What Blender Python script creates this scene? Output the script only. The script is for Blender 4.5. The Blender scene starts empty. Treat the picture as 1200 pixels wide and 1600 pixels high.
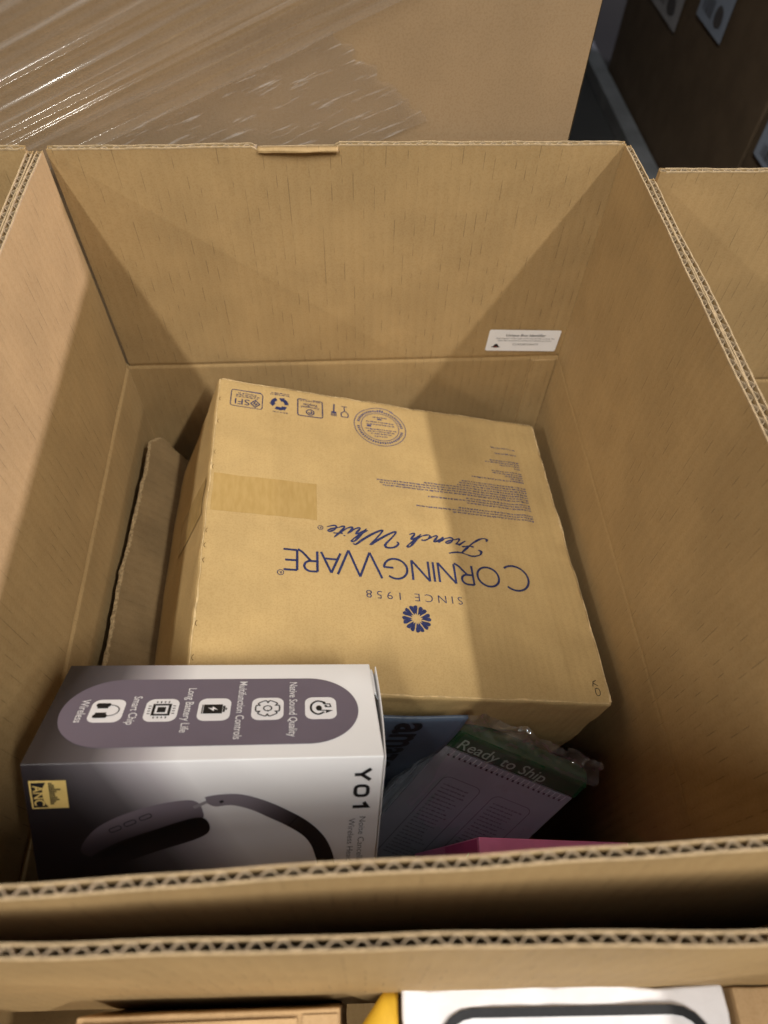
import bpy, bmesh, math, random
from mathutils import Vector, Matrix, noise
random.seed(7)
S = bpy.context.scene
COL = S.collection

# ------------------------------------------------------------------ camera
cam_d = bpy.data.cameras.new('camera')
cam = bpy.data.objects.new('camera', cam_d)
COL.objects.link(cam)
cam_d.sensor_fit = 'VERTICAL'
cam_d.sensor_height = 36.0
cam_d.lens = 24.04
cam_d.clip_start = 0.01
cam_d.clip_end = 200
cam.matrix_world = Matrix((
    (0.99794739, 0.03597071, -0.05298223, 0.19604688),
    (-0.05932567, 0.83082196, -0.55336728, -0.02937955),
    (0.02411379, 0.55537464, 0.83125059, 0.25255538),
    (0, 0, 0, 1)))
cam_d.dof.use_dof = True
cam_d.dof.focus_distance = 0.47
cam_d.dof.aperture_fstop = 6.6
S.camera = cam

# ------------------------------------------------------------------ world and lamps
wd = bpy.data.worlds.new('World')
S.world = wd
wd.use_nodes = True
wd.node_tree.nodes['Background'].inputs[0].default_value = (0.95, 0.97, 1.0, 1)
wd.node_tree.nodes['Background'].inputs[1].default_value = 0.08

def lamp(name, loc, power, col, sx, sy):
    d = bpy.data.lights.new(name, 'AREA')
    d.shape = 'RECTANGLE'
    d.size = sx
    d.size_y = sy
    d.energy = power
    d.color = col
    o = bpy.data.objects.new(name, d)
    COL.objects.link(o)
    o.location = loc
    zx = (Vector(loc) - Vector((0.2, 0.2, -0.2))).normalized()
    ya = Vector((0, 1, 0)); ya = (ya - zx * ya.dot(zx)).normalized()      # long side runs along the aisle (y)
    o.matrix_world = Matrix.Translation(loc) @ Matrix((ya.cross(zx), ya, zx)).transposed().to_4x4()
    return o

# rows of linear warehouse fixtures running along the aisle
lamp('row_lamp_a', (-1.75, -3.6, 6.0), 400, (1.0, 0.96, 0.88), 0.19, 3.4)
lamp('row_lamp_b', (3.6, -3.0, 6.0), 430, (1.0, 0.96, 0.88), 0.19, 3.0)
lamp('row_lamp_c', (-7.8, -3.8, 6.0), 275, (1.0, 0.96, 0.88), 0.19, 3.4)
lamp('row_lamp_d', (8.5, -3.0, 6.0), 170, (1.0, 0.96, 0.88), 0.19, 3.0)
lamp('overhead_fill', (0.75, -0.9, 7.0), 70, (0.84, 0.92, 1.0), 0.14, 1.2)  # added cool fill from above, brightens the notebook and pink box
lamp('low_lamp', (9.0, 0.62, 2.05), 820, (0.90, 0.83, 1.0), 0.22, 0.5)

vs = S.view_settings
vs.view_transform = 'Standard'
vs.look = 'None'
vs.gamma = 1
vs.exposure = -0.12
S.cycles.use_denoising = True
S.cycles.use_adaptive_sampling = True
S.cycles.adaptive_threshold = 0.02
S.cycles.max_bounces = 7
S.cycles.diffuse_bounces = 4
S.cycles.glossy_bounces = 3
S.cycles.transmission_bounces = 2
S.cycles.transparent_max_bounces = 16
S.cycles.sample_clamp_indirect = 6

# ------------------------------------------------------------------ material helpers
def new_mat(name):
    m = bpy.data.materials.new(name)
    m.use_nodes = True
    nt = m.node_tree
    b = nt.nodes['Principled BSDF']
    return m, nt, b

def N(nt, t, **k):
    n = nt.nodes.new(t)
    for a, v in k.items():
        setattr(n, a, v)
    return n

def math_n(nt, op, a, b=None, c=None):
    n = N(nt, 'ShaderNodeMath', operation=op)
    for i, v in enumerate((a, b, c)):
        if v is None:
            continue
        if hasattr(v, 'links'):
            nt.links.new(v, n.inputs[i])
        else:
            n.inputs[i].default_value = v
    return n.outputs[0]

def mixc(nt, fac, a, b, mode='MIX'):
    n = N(nt, 'ShaderNodeMix', data_type='RGBA', blend_type=mode)
    for sock, v in ((n.inputs[0], fac), (n.inputs[6], a), (n.inputs[7], b)):
        if hasattr(v, 'links'):
            nt.links.new(v, sock)
        elif isinstance(v, (int, float)):
            sock.default_value = v
        else:
            sock.default_value = (*v, 1)
    return n.outputs[2]

def noise_n(nt, vec, scale, detail=3, rough=0.55):
    n = N(nt, 'ShaderNodeTexNoise')
    n.inputs['Scale'].default_value = scale
    n.inputs['Detail'].default_value = detail
    n.inputs['Roughness'].default_value = rough
    nt.links.new(vec, n.inputs['Vector'])
    return n.outputs[0]

def mapping(nt, vec, scale, loc=(0, 0, 0)):
    n = N(nt, 'ShaderNodeMapping')
    n.inputs['Scale'].default_value = scale
    n.inputs['Location'].default_value = loc
    nt.links.new(vec, n.inputs['Vector'])
    return n.outputs[0]

def ramp(nt, fac, lo, hi):
    n = N(nt, 'ShaderNodeMapRange', interpolation_type='SMOOTHSTEP')
    n.inputs[1].default_value = lo
    n.inputs[2].default_value = hi
    nt.links.new(fac, n.inputs[0])
    return n.outputs[0]

PITCH = 0.0078

def kraft(name, col, axis='X', dash=0.58, bump=0.22, mott=0.085, speck=0.5, rough=0.78, pitch=PITCH, stripe=0.075):
    """brown corrugated board: fibre specks, mottling, washboard and short dark flute marks"""
    m, nt, b = new_mat(name)
    tc = N(nt, 'ShaderNodeTexCoord')
    ob = tc.outputs['Object']
    info = N(nt, 'ShaderNodeObjectInfo')
    sep = N(nt, 'ShaderNodeSeparateXYZ')
    nt.links.new(ob, sep.inputs[0])
    cross = sep.outputs[0] if axis == 'X' else sep.outputs[1]
    along = 'Z' if axis == 'X' else 'X'
    ph = math_n(nt, 'MULTIPLY', cross, 1.0 / pitch)
    off = math_n(nt, 'MULTIPLY', info.outputs['Random'], 17.3)
    vadd = N(nt, 'ShaderNodeVectorMath', operation='ADD')
    nt.links.new(ob, vadd.inputs[0])
    nt.links.new(off, vadd.inputs[1])
    v = vadd.outputs[0]
    n_m = noise_n(nt, v, 20, 3)
    n_f = noise_n(nt, v, 700, 1, 0.7)
    st_scale = (260, 260, 14) if along == 'Z' else (14, 260, 260)
    n_s = noise_n(nt, mapping(nt, v, st_scale), 1.0, 1)
    c = mixc(nt, ramp(nt, n_m, 0.3, 0.72), [x * (1 - mott) for x in col], [x * (1 + mott * 0.7) for x in col])
    c = mixc(nt, math_n(nt, 'MULTIPLY', ramp(nt, n_f, 0.42, 0.68), speck), c, mixc(nt, 1.0, c, (0.84, 0.80, 0.74), 'MULTIPLY'))
    c = mixc(nt, math_n(nt, 'MULTIPLY', ramp(nt, n_s, 0.45, 0.8), 0.05), c, mixc(nt, 1.0, c, (0.78, 0.72, 0.64), 'MULTIPLY'))
    # washboard tone
    sn = math_n(nt, 'SINE', math_n(nt, 'MULTIPLY', ph, 2 * math.pi))
    c = mixc(nt, math_n(nt, 'MULTIPLY_ADD', sn, stripe, stripe), c, mixc(nt, 1.0, c, (0.8, 0.76, 0.7), 'MULTIPLY'))
    # dashes along flute tips
    fr = math_n(nt, 'ABSOLUTE', math_n(nt, 'SUBTRACT', math_n(nt, 'FRACT', ph), 0.5))
    line = math_n(nt, 'SUBTRACT', 1.0, ramp(nt, fr, 0.012, 0.06))
    ds = (1.0 / pitch, 1.0 / pitch, 70) if along == 'Z' else (70, 1.0 / pitch, 1.0 / pitch)
    n_d = noise_n(nt, mapping(nt, v, ds), 1.0, 1)
    n_d2 = math_n(nt, 'SUBTRACT', 1.0, n_m)
    msk = math_n(nt, 'MULTIPLY', ramp(nt, n_d, 0.50, 0.64), ramp(nt, n_d2, 0.30, 0.55))
    c = mixc(nt, math_n(nt, 'MULTIPLY', math_n(nt, 'MULTIPLY', line, msk), dash), c, [x * 0.34 for x in col])
    nt.links.new(c, b.inputs['Base Color'])
    b.inputs['Roughness'].default_value = rough
    b.inputs['Specular IOR Level'].default_value = 0.28
    hgt = math_n(nt, 'ADD', math_n(nt, 'MULTIPLY', sn, 0.13), math_n(nt, 'MULTIPLY', n_m, 0.7))
    hgt = math_n(nt, 'ADD', hgt, math_n(nt, 'MULTIPLY', n_f, 0.25))
    bp = N(nt, 'ShaderNodeBump')
    bp.inputs['Strength'].default_value = bump
    bp.inputs['Distance'].default_value = 0.0012
    nt.links.new(hgt, bp.inputs['Height'])
    nt.links.new(bp.outputs[0], b.inputs['Normal'])
    return m

def plain(name, col, rough=0.5, spec=0.4, var=0.06, scale=60, bump=0.0, metal=0.0):
    m, nt, b = new_mat(name)
    tc = N(nt, 'ShaderNodeTexCoord')
    n = noise_n(nt, tc.outputs['Object'], scale, 4)
    c = mixc(nt, ramp(nt, n, 0.3, 0.7), [x * (1 - var) for x in col], [min(1, x * (1 + var)) for x in col])
    nt.links.new(c, b.inputs['Base Color'])
    b.inputs['Roughness'].default_value = rough
    b.inputs['Specular IOR Level'].default_value = spec
    b.inputs['Metallic'].default_value = metal
    if bump:
        bp = N(nt, 'ShaderNodeBump')
        bp.inputs['Strength'].default_value = bump
        bp.inputs['Distance'].default_value = 0.001
        nt.links.new(n, bp.inputs['Height'])
        nt.links.new(bp.outputs[0], b.inputs['Normal'])
    return m

def film_mat(name, milky, streak_scale, gloss=0.10, grough=0.12, lo=0.5, hi=0.75):
    """clear plastic film: mostly see-through, a milky streaky share and a glossy coat"""
    m, nt, b = new_mat(name)
    nt.nodes.remove(b)
    out = nt.nodes['Material Output']
    tc = N(nt, 'ShaderNodeTexCoord')
    n = noise_n(nt, mapping(nt, tc.outputs['UV'], streak_scale), 1.0, 4, 0.6)
    tr = N(nt, 'ShaderNodeBsdfTransparent')
    tr.inputs[0].default_value = (0.97, 0.97, 0.97, 1)
    di = N(nt, 'ShaderNodeBsdfDiffuse')
    di.inputs[0].default_value = (0.75, 0.74, 0.73, 1)
    gl = N(nt, 'ShaderNodeBsdfGlossy')
    gl.inputs['Roughness'].default_value = grough
    m1 = N(nt, 'ShaderNodeMixShader')
    f = math_n(nt, 'MULTIPLY_ADD', ramp(nt, n, lo, hi), milky, milky * 0.10)
    nt.links.new(f, m1.inputs[0])
    nt.links.new(tr.outputs[0], m1.inputs[1])
    nt.links.new(di.outputs[0], m1.inputs[2])
    fr = N(nt, 'ShaderNodeFresnel')
    fr.inputs[0].default_value = 1.5
    m2 = N(nt, 'ShaderNodeMixShader')
    f2 = math_n(nt, 'MULTIPLY_ADD', fr.outputs[0], 0.14, gloss * 0.16)
    nt.links.new(f2, m2.inputs[0])
    nt.links.new(m1.outputs[0], m2.inputs[1])
    nt.links.new(gl.outputs[0], m2.inputs[2])
    nt.links.new(m2.outputs[0], out.inputs[0])
    return m

M_KRAFT = kraft('kraft_board', (0.372, 0.252, 0.117))
M_KRAFT_WALL = kraft('kraft_board_body', (0.362, 0.245, 0.113), dash=0.45)
M_FLUTE = plain('kraft_cut_edge', (0.34, 0.258, 0.165), 0.85, 0.2, 0.12, 300)
M_RIM = plain('kraft_liner_rim', (0.40, 0.295, 0.17), 0.85, 0.2, 0.15, 300)
M_BULK = kraft('kraft_bulk_carton', (0.325, 0.222, 0.124), dash=0.0, mott=0.06, stripe=0.0, bump=0.04, pitch=0.0049)
M_FARK = kraft('kraft_far_carton_shaded', (0.115, 0.082, 0.052), dash=0.0, mott=0.12, stripe=0.02)  # same kraft with the aisle's shade put into its colour
M_CW = kraft('kraft_printed_box', (0.490, 0.340, 0.150), dash=0.0, mott=0.09, pitch=0.0066, stripe=0.025, bump=0.22)
M_CWEDGE = plain('kraft_worn_edge', (0.56, 0.41, 0.215), 0.85, 0.2, 0.2, 200)
M_SCRAP = kraft('kraft_folded_sheet_shaded', (0.20, 0.135, 0.065), axis='Y', dash=0.4, mott=0.2)  # kraft darkened in colour to stand in for shadow by the left wall
M_SMALLK = kraft('kraft_small_box', (0.47, 0.31, 0.16), dash=0.1, mott=0.12)
M_NAVY = plain('navy_ink', (0.024, 0.031, 0.098), 0.65, 0.25, 0.25, 400)
M_NAVY_FADE = plain('navy_ink_fine', (0.075, 0.075, 0.15), 0.7, 0.2, 0.3, 500)
M_BLACK = plain('black_ink', (0.012, 0.012, 0.014), 0.5, 0.3, 0.2, 300)
M_GREYINK = plain('grey_ink', (0.09, 0.085, 0.09), 0.6, 0.3, 0.2, 300)
M_WHITE = plain('white_label_paper', (0.80, 0.80, 0.82), 0.55, 0.35, 0.02, 80)
M_WHITEINK = plain('white_print', (0.80, 0.79, 0.82), 0.4, 0.4, 0.02, 80)
M_DARKCUT = plain('dark_cut_mark', (0.12, 0.07, 0.03), 0.9, 0.1, 0.2, 300)

# ------------------------------------------------------------------ object helpers
def link(name, me, mats, parent=None, loc=(0, 0, 0), rot=None, smooth=False):
    o = bpy.data.objects.new(name, me)
    COL.objects.link(o)
    for m in (mats if isinstance(mats, (list, tuple)) else [mats]):
        me.materials.append(m)
    if parent:
        o.parent = parent
    o.location = loc
    if rot is not None:
        o.rotation_euler = rot
    if smooth:
        for p in me.polygons:
            p.use_smooth = True
    return o

def empty(name, loc=(0, 0, 0), rot=(0, 0, 0), label=None, cat=None, group=None, mat=None):
    o = bpy.data.objects.new(name, None)
    COL.objects.link(o)
    o.empty_display_size = 0.02
    if mat is not None:
        o.matrix_world = mat
    else:
        o.location = loc
        o.rotation_euler = rot
    tag(o, label, cat, group)
    return o

def tag(o, label=None, cat=None, group=None, kind=None):
    if label: o['label'] = label
    if cat: o['category'] = cat
    if group: o['group'] = group
    if kind: o['kind'] = kind
    return o

def mesh(name, v, f, uv=None):
    me = bpy.data.meshes.new(name)
    me.from_pydata([tuple(p) for p in v], [], f)
    if uv:
        lay = me.uv_layers.new(name='uv')
        for p in me.polygons:
            for li in p.loop_indices:
                lay.data[li].uv = uv[me.loops[li].vertex_index]
    me.update()
    return me

def nz(x, y, z=0.0):
    return noise.noise(Vector((x, y, z)))

class MB:
    def __init__(s): s.v = []; s.f = []
    def grid(s, fn, us, vs_, flip=False):
        o = len(s.v); n = len(vs_)
        for u in us:
            for w in vs_:
                s.v.append(fn(u, w))
        for i in range(len(us) - 1):
            for j in range(n - 1):
                q = (o + i * n + j, o + (i + 1) * n + j, o + (i + 1) * n + j + 1, o + i * n + j + 1)
                s.f.append(q[::-1] if flip else q)
    def slab(s, fa, fb, us, vs_):
        """closed sheet between surface fa (front) and fb (back)"""
        o = len(s.v); n = len(vs_); m = len(us)
        s.grid(fa, us, vs_)
        s.grid(fb, us, vs_, True)
        k = m * n
        for i in range(m - 1):
            for j in (0, n - 1):
                a, b = o + i * n + j, o + (i + 1) * n + j
                q = (a, a + k, b + k, b)
                s.f.append(q if j == 0 else q[::-1])
        for j in range(n - 1):
            for i in (0, m - 1):
                a, b = o + i * n + j, o + i * n + j + 1
                q = (a, b, b + k, a + k)
                s.f.append(q if i == 0 else q[::-1])
    def box(s, x0, x1, y0, y1, z0, z1):
        o = len(s.v)
        s.v += [(x, y, z) for x in (x0, x1) for y in (y0, y1) for z in (z0, z1)]
        for q in ((0, 1, 3, 2), (4, 6, 7, 5), (0, 4, 5, 1), (2, 3, 7, 6), (0, 2, 6, 4), (1, 5, 7, 3)):
            s.f.append(tuple(o + i for i in q))
    def me(s, name): return mesh(name, s.v, s.f)

def lin(a, b, n): return [a + (b - a) * i / n for i in range(n + 1)]

# ------------------------------------------------------------------ corrugated panels
T = 0.0042       # board thickness
LT = 0.00055     # liner thickness
FLAP = 0.2       # flap height

def flap_panel(parent, w, h, seed, lean=0.0, bow=0.0, notch=None, phase=0.0, gr=0.0016):
    """a standing flap. local x along the hinge, z up, y=0 inner face, y=T outer face"""
    def wy(x, z):
        k = z / h
        return lean * k + bow * math.sin(math.pi * x / w) * k + 0.0016 * nz(x * 7 + seed, z * 5, seed) * k + 0.0005 * nz(x * 30, z * 18, 77.3)
    def groove(z):
        return gr * math.exp(-(z / 0.0022) ** 2)
    def ztop(x, s):
        d = 0.00035 * nz(x * 160, s, seed) + 0.0005 * nz(x * 40, s, seed + 3)
        if notch and notch[0] < x < notch[1]:
            d -= 0.0024
        return d
    us = lin(0, w, max(8, int(w / 0.004)))
    zs = [0, 0.001, 0.002, 0.0035, 0.006, 0.015, 0.03, 0.05, 0.075, 0.1, 0.125, 0.15, 0.17, 0.185, 0.195, 0.2]
    zs = [z * h / 0.2 for z in zs]
    mb = MB()
    def P(x, z, y, s):
        zz = z + (ztop(x, s) if z > h * 0.99 else 0)
        return (x, y + wy(x, z) + groove(z), zz)
    mb.slab(lambda x, z: P(x, z, 0, 1), lambda x, z: P(x, z, LT, 1), us, zs)
    mb.slab(lambda x, z: P(x, z, T - LT, 2), lambda x, z: P(x, z, T, 2), us, zs)
    for x0, x1 in ((0.0002, 0.0008), (w - 0.0008, w - 0.0002)):      # closed sides
        mb.slab(lambda x, z: P(x, z * 0.997, LT + 0.0001, 1), lambda x, z: P(x, z * 0.997, T - LT - 0.0001, 1), [x0, x1], zs)
    fl = link('flap', mb.me('flap'), M_KRAFT, parent)
    # fluted medium
    ns = 10
    n = int(w / PITCH * ns)
    v, f = [], []
    rows = [h - 0.05, h]
    A = (T - 2 * LT - 0.0005) / 2
    pts = []
    for i in range(n + 1):
        x = 0.001 + (w - 0.002) * i / n
        ph = 2 * math.pi * (x / PITCH + phase + 0.5 * nz(x * 14, seed, 9) + 0.10 * nz(x * 70, seed, 2))
        c = max(-1, min(1, 1.5 * math.sin(ph) * (1 + 0.25 * nz(x * 50, seed, 4))))
        am = A * (0.92 + 0.22 * nz(x * 24, seed, 7)) * (0.25 if notch and notch[0] < x < notch[1] else 1.0)
        pts.append((x, T / 2 + am * c))
    ft = 0.0002
    for i, (x, y) in enumerate(pts):
        a = pts[max(0, i - 1)]; b = pts[min(n, i + 1)]
        d = Vector((b[0] - a[0], b[1] - a[1])).normalized()
        for sgn in (1, -1):
            px, py = x - d.y * ft * sgn, y + d.x * ft * sgn
            for z in rows:
                zz = z + (ztop(x, 3) - 0.0004 if z == h else 0)
                v.append((px, py + wy(px, z) + groove(z), zz))
    for i in range(n):
        a, b = i * 4, (i + 1) * 4
        f += [(a, b, b + 1, a + 1), (a + 2, a + 3, b + 3, b + 2), (a + 1, b + 1, b + 3, a + 3)]
    link('fluting', mesh('fluting', v, f), M_FLUTE, fl)
    # pale cut rims of the two liners
    mr = MB()
    for y0, y1, s in ((-0.00012, LT + 0.00008, 1), (T - LT - 0.00008, T + 0.00012, 2)):
        mr.slab(lambda x, k: (x, y0 + wy(x, h), h + ztop(x, s) + (0.00015 if k else -0.0008)),
                lambda x, k: (x, y1 + wy(x, h), h + ztop(x, s) + (0.00015 if k else -0.0008)), us[1:-1], [0, 1])
    link('cut_rim', mr.me('cut_rim'), M_RIM, fl)
    return fl

def wall_panel(parent, w, depth, seed, gr=0.0016):
    """carton side below the crease: z from -depth to 0"""
    mb = MB()
    def wy(x, z):
        k = min(1, -z / 0.05)
        return (0.0022 * nz(x * 6 + seed, z * 5, seed) + 0.0006 * nz(x * 25, z * 25, seed)) * k + 0.0005 * nz(x * 30, 0, 77.3) * (1 - k)
    def groove(z): return gr * math.exp(-(z / 0.0022) ** 2)
    us = lin(0, w, 40)
    zs = [-depth * (1 - i / 12) for i in range(11)] + [-0.03, -0.012, -0.006, -0.0035, -0.002, -0.001, -0.0001]
    zs = sorted(set(zs))
    mb.slab(lambda x, z: (x, wy(x, z) + groove(z), z), lambda x, z: (x, T + wy(x, z), z), us, zs)
    return link('wall', mb.me('wall'), M_KRAFT_WALL, parent)

def open_carton(label, loc, rotz, W, D, body, seed, leans, bows=(0, 0, 0, 0), side_y=(0, 0), back_x=(0, 0), notch=None, flap=FLAP):
    """loc: inner back-left corner of the body at the height of the flap tops; D runs towards -y.
    leans: outward tilt at the top of back, left, right, front"""
    t = empty('open_carton', (loc[0], loc[1], loc[2] - flap - body), (0, 0, rotz), label, 'carton', 'open cartons packed side by side')
    def put(o, x, y, z, rz):
        o.location = (x, y, z); o.rotation_euler = (0, 0, rz)
    H = body
    b0, b1 = back_x
    fb = flap_panel(t, W - b0 - b1, flap, seed, leans[0], bows[0], notch, gr=0.0009); put(fb, b0, 0, H, 0)
    fl = flap_panel(t, D - side_y[0] - side_y[1] - 0.0016, flap, seed + 11, leans[1], bows[1], phase=.3); put(fl, 0, -D + side_y[1], H, math.pi / 2)
    fr = flap_panel(t, D - side_y[0] - side_y[1], flap, seed + 23, leans[2], bows[2], phase=.6, gr=0.0003); put(fr, W, -side_y[0], H, -math.pi / 2)
    ff = flap_panel(t, W, flap, seed + 37, leans[3], bows[3], phase=.8); put(ff, W, -D, H, math.pi)
    w = wall_panel(t, W + 2 * T, body, seed + 1, gr=0.0009); put(w, -T, 0, H, 0)
    w = wall_panel(t, D, body, seed + 2); put(w, 0, -D, H, math.pi / 2)
    w = wall_panel(t, D, body, seed + 3, gr=0.0003); put(w, W, 0, H, -math.pi / 2)
    w = wall_panel(t, W + 2 * T, body, seed + 4); put(w, W + T, -D, H, math.pi)
    mb = MB(); mb.box(0.0015, W - 0.0015, -D + 0.0015, -0.0015, 0.001, 0.005)
    link('base_panel', mb.me('base_panel'), M_KRAFT_WALL, t)
    return t, fb

BODY = 0.42
# ------------------------------------------------------------------ ground
mb = MB(); mb.grid(lambda x, y: (x, y, 0), lin(-15, 15, 2), lin(-15, 15, 2))
m, nt, b = new_mat('warehouse_concrete')
tc = N(nt, 'ShaderNodeTexCoord')
n1 = noise_n(nt, tc.outputs['Object'], 3, 6)
nt.links.new(mixc(nt, n1, (0.03, 0.029, 0.028), (0.06, 0.058, 0.055)), b.inputs['Base Color'])
b.inputs['Roughness'].default_value = 0.6
g = link('floor', mb.me('floor'), m, None, (0, 0, -0.625))
g['kind'] = 'structure'

# ------------------------------------------------------------------ the cartons
main, back_flap = open_carton('large open kraft carton with all flaps up holding the printed box and headphone box',
    (0, 0.442, 0), 0, 0.40, 0.467, BODY, 3.1, (0.0, 0.0, 0.0, -0.025), bows=(0.002, 0.001, 0.0015, 0.0), side_y=(0.0002, 0.027),
    back_x=(0.0018, -0.0015), notch=(0.141, 0.197))
# crushed strip in the notch of the rear flap
mb = MB()
mb.slab(lambda x, k: (x, -0.0002 + 0.0006 * nz(x * 90, k) - 0.0008 * math.sin((x - .141) / .056 * math.pi), 0.1985 - 0.0022 * (1 - k) - 0.0006 * k + 0.0004 * nz(x * 120, 4)),
        lambda x, k: (x, 0.0034 + 0.0003 * nz(x * 90, 3), 0.1990 - 0.0028 * (1 - k) + 0.0003 * nz(x * 120, 5)), lin(0.1412, 0.1968, 30), lin(0, 1, 3))
link('crushed_edge', mb.me('crushed_edge'), M_KRAFT, back_flap, smooth=True)
# glue tab of the body's corner joint
mb = MB()
mb.slab(lambda x, z: (x, -0.0011 + 0.0004 * nz(x * 60, z * 30), z), lambda x, z: (x, 0.002, z), lin(0.376, 0.3985, 6), lin(0.10, BODY - 0.004, 20))
link('glue_tab', mb.me('glue_tab'), M_KRAFT_WALL, main)

open_carton('open empty-looking kraft carton touching the right flap of the large one',
    (0.4095, 0.406, 0), math.radians(-0.5), 0.40, 0.467, BODY, 8.7, (0.001, 0.0, 0.0, 0.0), side_y=(0.0045, 0.01), back_x=(0.0065, 0.002), bows=(0.001, -0.0015, 0.001, 0))
open_carton('open kraft carton against the left flap of the large one, a sliver in view',
    (-0.4105, 0.442, 0), 0, 0.40, 0.467, BODY, 14.2, (0.0, 0.0, 0.0008, 0.0), side_y=(0.002, 0.01), back_x=(0.001, 0.002))
front, _ = open_carton('open kraft carton in the foreground below the large one',
    (-0.035, -0.0355, 0), math.radians(-2.35), 0.445, 0.42, BODY, 21.9, (0.020, 0.0, 0.0, 0.0), side_y=(0.004, 0.01), back_x=(0.001, 0.001), bows=(0.0, 0.001, 0.001, 0))

# ------------------------------------------------------------------ soft cardboard boxes
def soft_box(w, d, h, r, res, seed, amp=0.0006, edge=0.0008, bulge=None, ef=52):
    """rounded, slightly crushed box centred in x,y, base at z=0; returns mesh builder and its deform function"""
    hx, hy, hz = w / 2, d / 2, h / 2
    def deform(p):
        x, y, z = p
        n = Vector((0, 0, 0))
        if bulge:
            dx = bulge(x, y, z)
            x += dx[0]; y += dx[1]; z += dx[2]
        a = amp * (nz(x * 24 + seed, y * 24, z * 24) + 0.5 * nz(x * 70 + seed, y * 70, z * 70))
        ed = sum((abs(c) > k - 0.012) for c, k in ((p[0], hx), (p[1], hy), (p[2] - hz, hz)))
        e = edge * nz(x * ef + seed, y * ef, z * ef + 3) if ed >= 2 else 0
        q = Vector((p[0] / hx, p[1] / hy, (p[2] - hz) / hz))
        nrm = Vector([c ** 5 for c in q])
        if nrm.length > 0: nrm.normalize()
        return (x + nrm.x * (a + e), y + nrm.y * (a + e), z + nrm.z * (a + e))
    def rnd(x, y, z):
        q = Vector((max(-hx + r, min(hx - r, x)), max(-hy + r, min(hy - r, y)), max(-hz + r, min(hz - r, z))))
        dv = Vector((x, y, z)) - q
        if dv.length > 0: dv = dv.normalized() * r
        p = q + dv
        return deform((p.x, p.y, p.z + hz))
    def ax(hv):
        n = max(4, int(2 * hv / res))
        a = lin(-hv + r, hv - r, n)
        pre = [-hv + r * k for k in (0.0, 0.25, 0.5, 0.75)]
        return pre + a + [-k for k in pre[::-1]]
    X, Y, Z = ax(hx), ax(hy), ax(hz)
    mb = MB()
    mb.grid(lambda a, b: rnd(a, b, hz), X, Y)
    mb.grid(lambda a, b: rnd(a, b, -hz), X, Y, True)
    mb.grid(lambda a, b: rnd(a, -hy, b), X, Z)
    mb.grid(lambda a, b: rnd(a, hy, b), X, Z, True)
    mb.grid(lambda a, b: rnd(-hx, a, b), Y, Z, True)
    mb.grid(lambda a, b: rnd(hx, a, b), Y, Z)
    bm = bmesh.new()
    me = mb.me('box')
    bm.from_mesh(me)
    bmesh.ops.remove_doubles(bm, verts=bm.verts, dist=1e-5)
    bm.to_mesh(me); bm.free()
    return me, deform

# ------------------------------------------------------------------ flat print
def catmull(pts, n=8, closed=False):
    out = []
    m = len(pts)
    rng = range(m if closed else m - 1)
    for i in rng:
        g_ = (lambda k: pts[k % m]) if closed else (lambda k: pts[max(0, min(m - 1, k))])
        p0, p1, p2, p3 = g_(i - 1), g_(i), g_(i + 1), g_(i + 2)
        for k in range(n):
            t = k / n
            out.append(tuple(0.5 * (2 * p1[j] + (p2[j] - p0[j]) * t + (2 * p0[j] - 5 * p1[j] + 4 * p2[j] - p3[j]) * t * t + (3 * p1[j] - p0[j] - 3 * p2[j] + p3[j]) * t ** 3) for j in (0, 1)))
    if not closed: out.append(tuple(pts[-1]))
    return out

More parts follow.
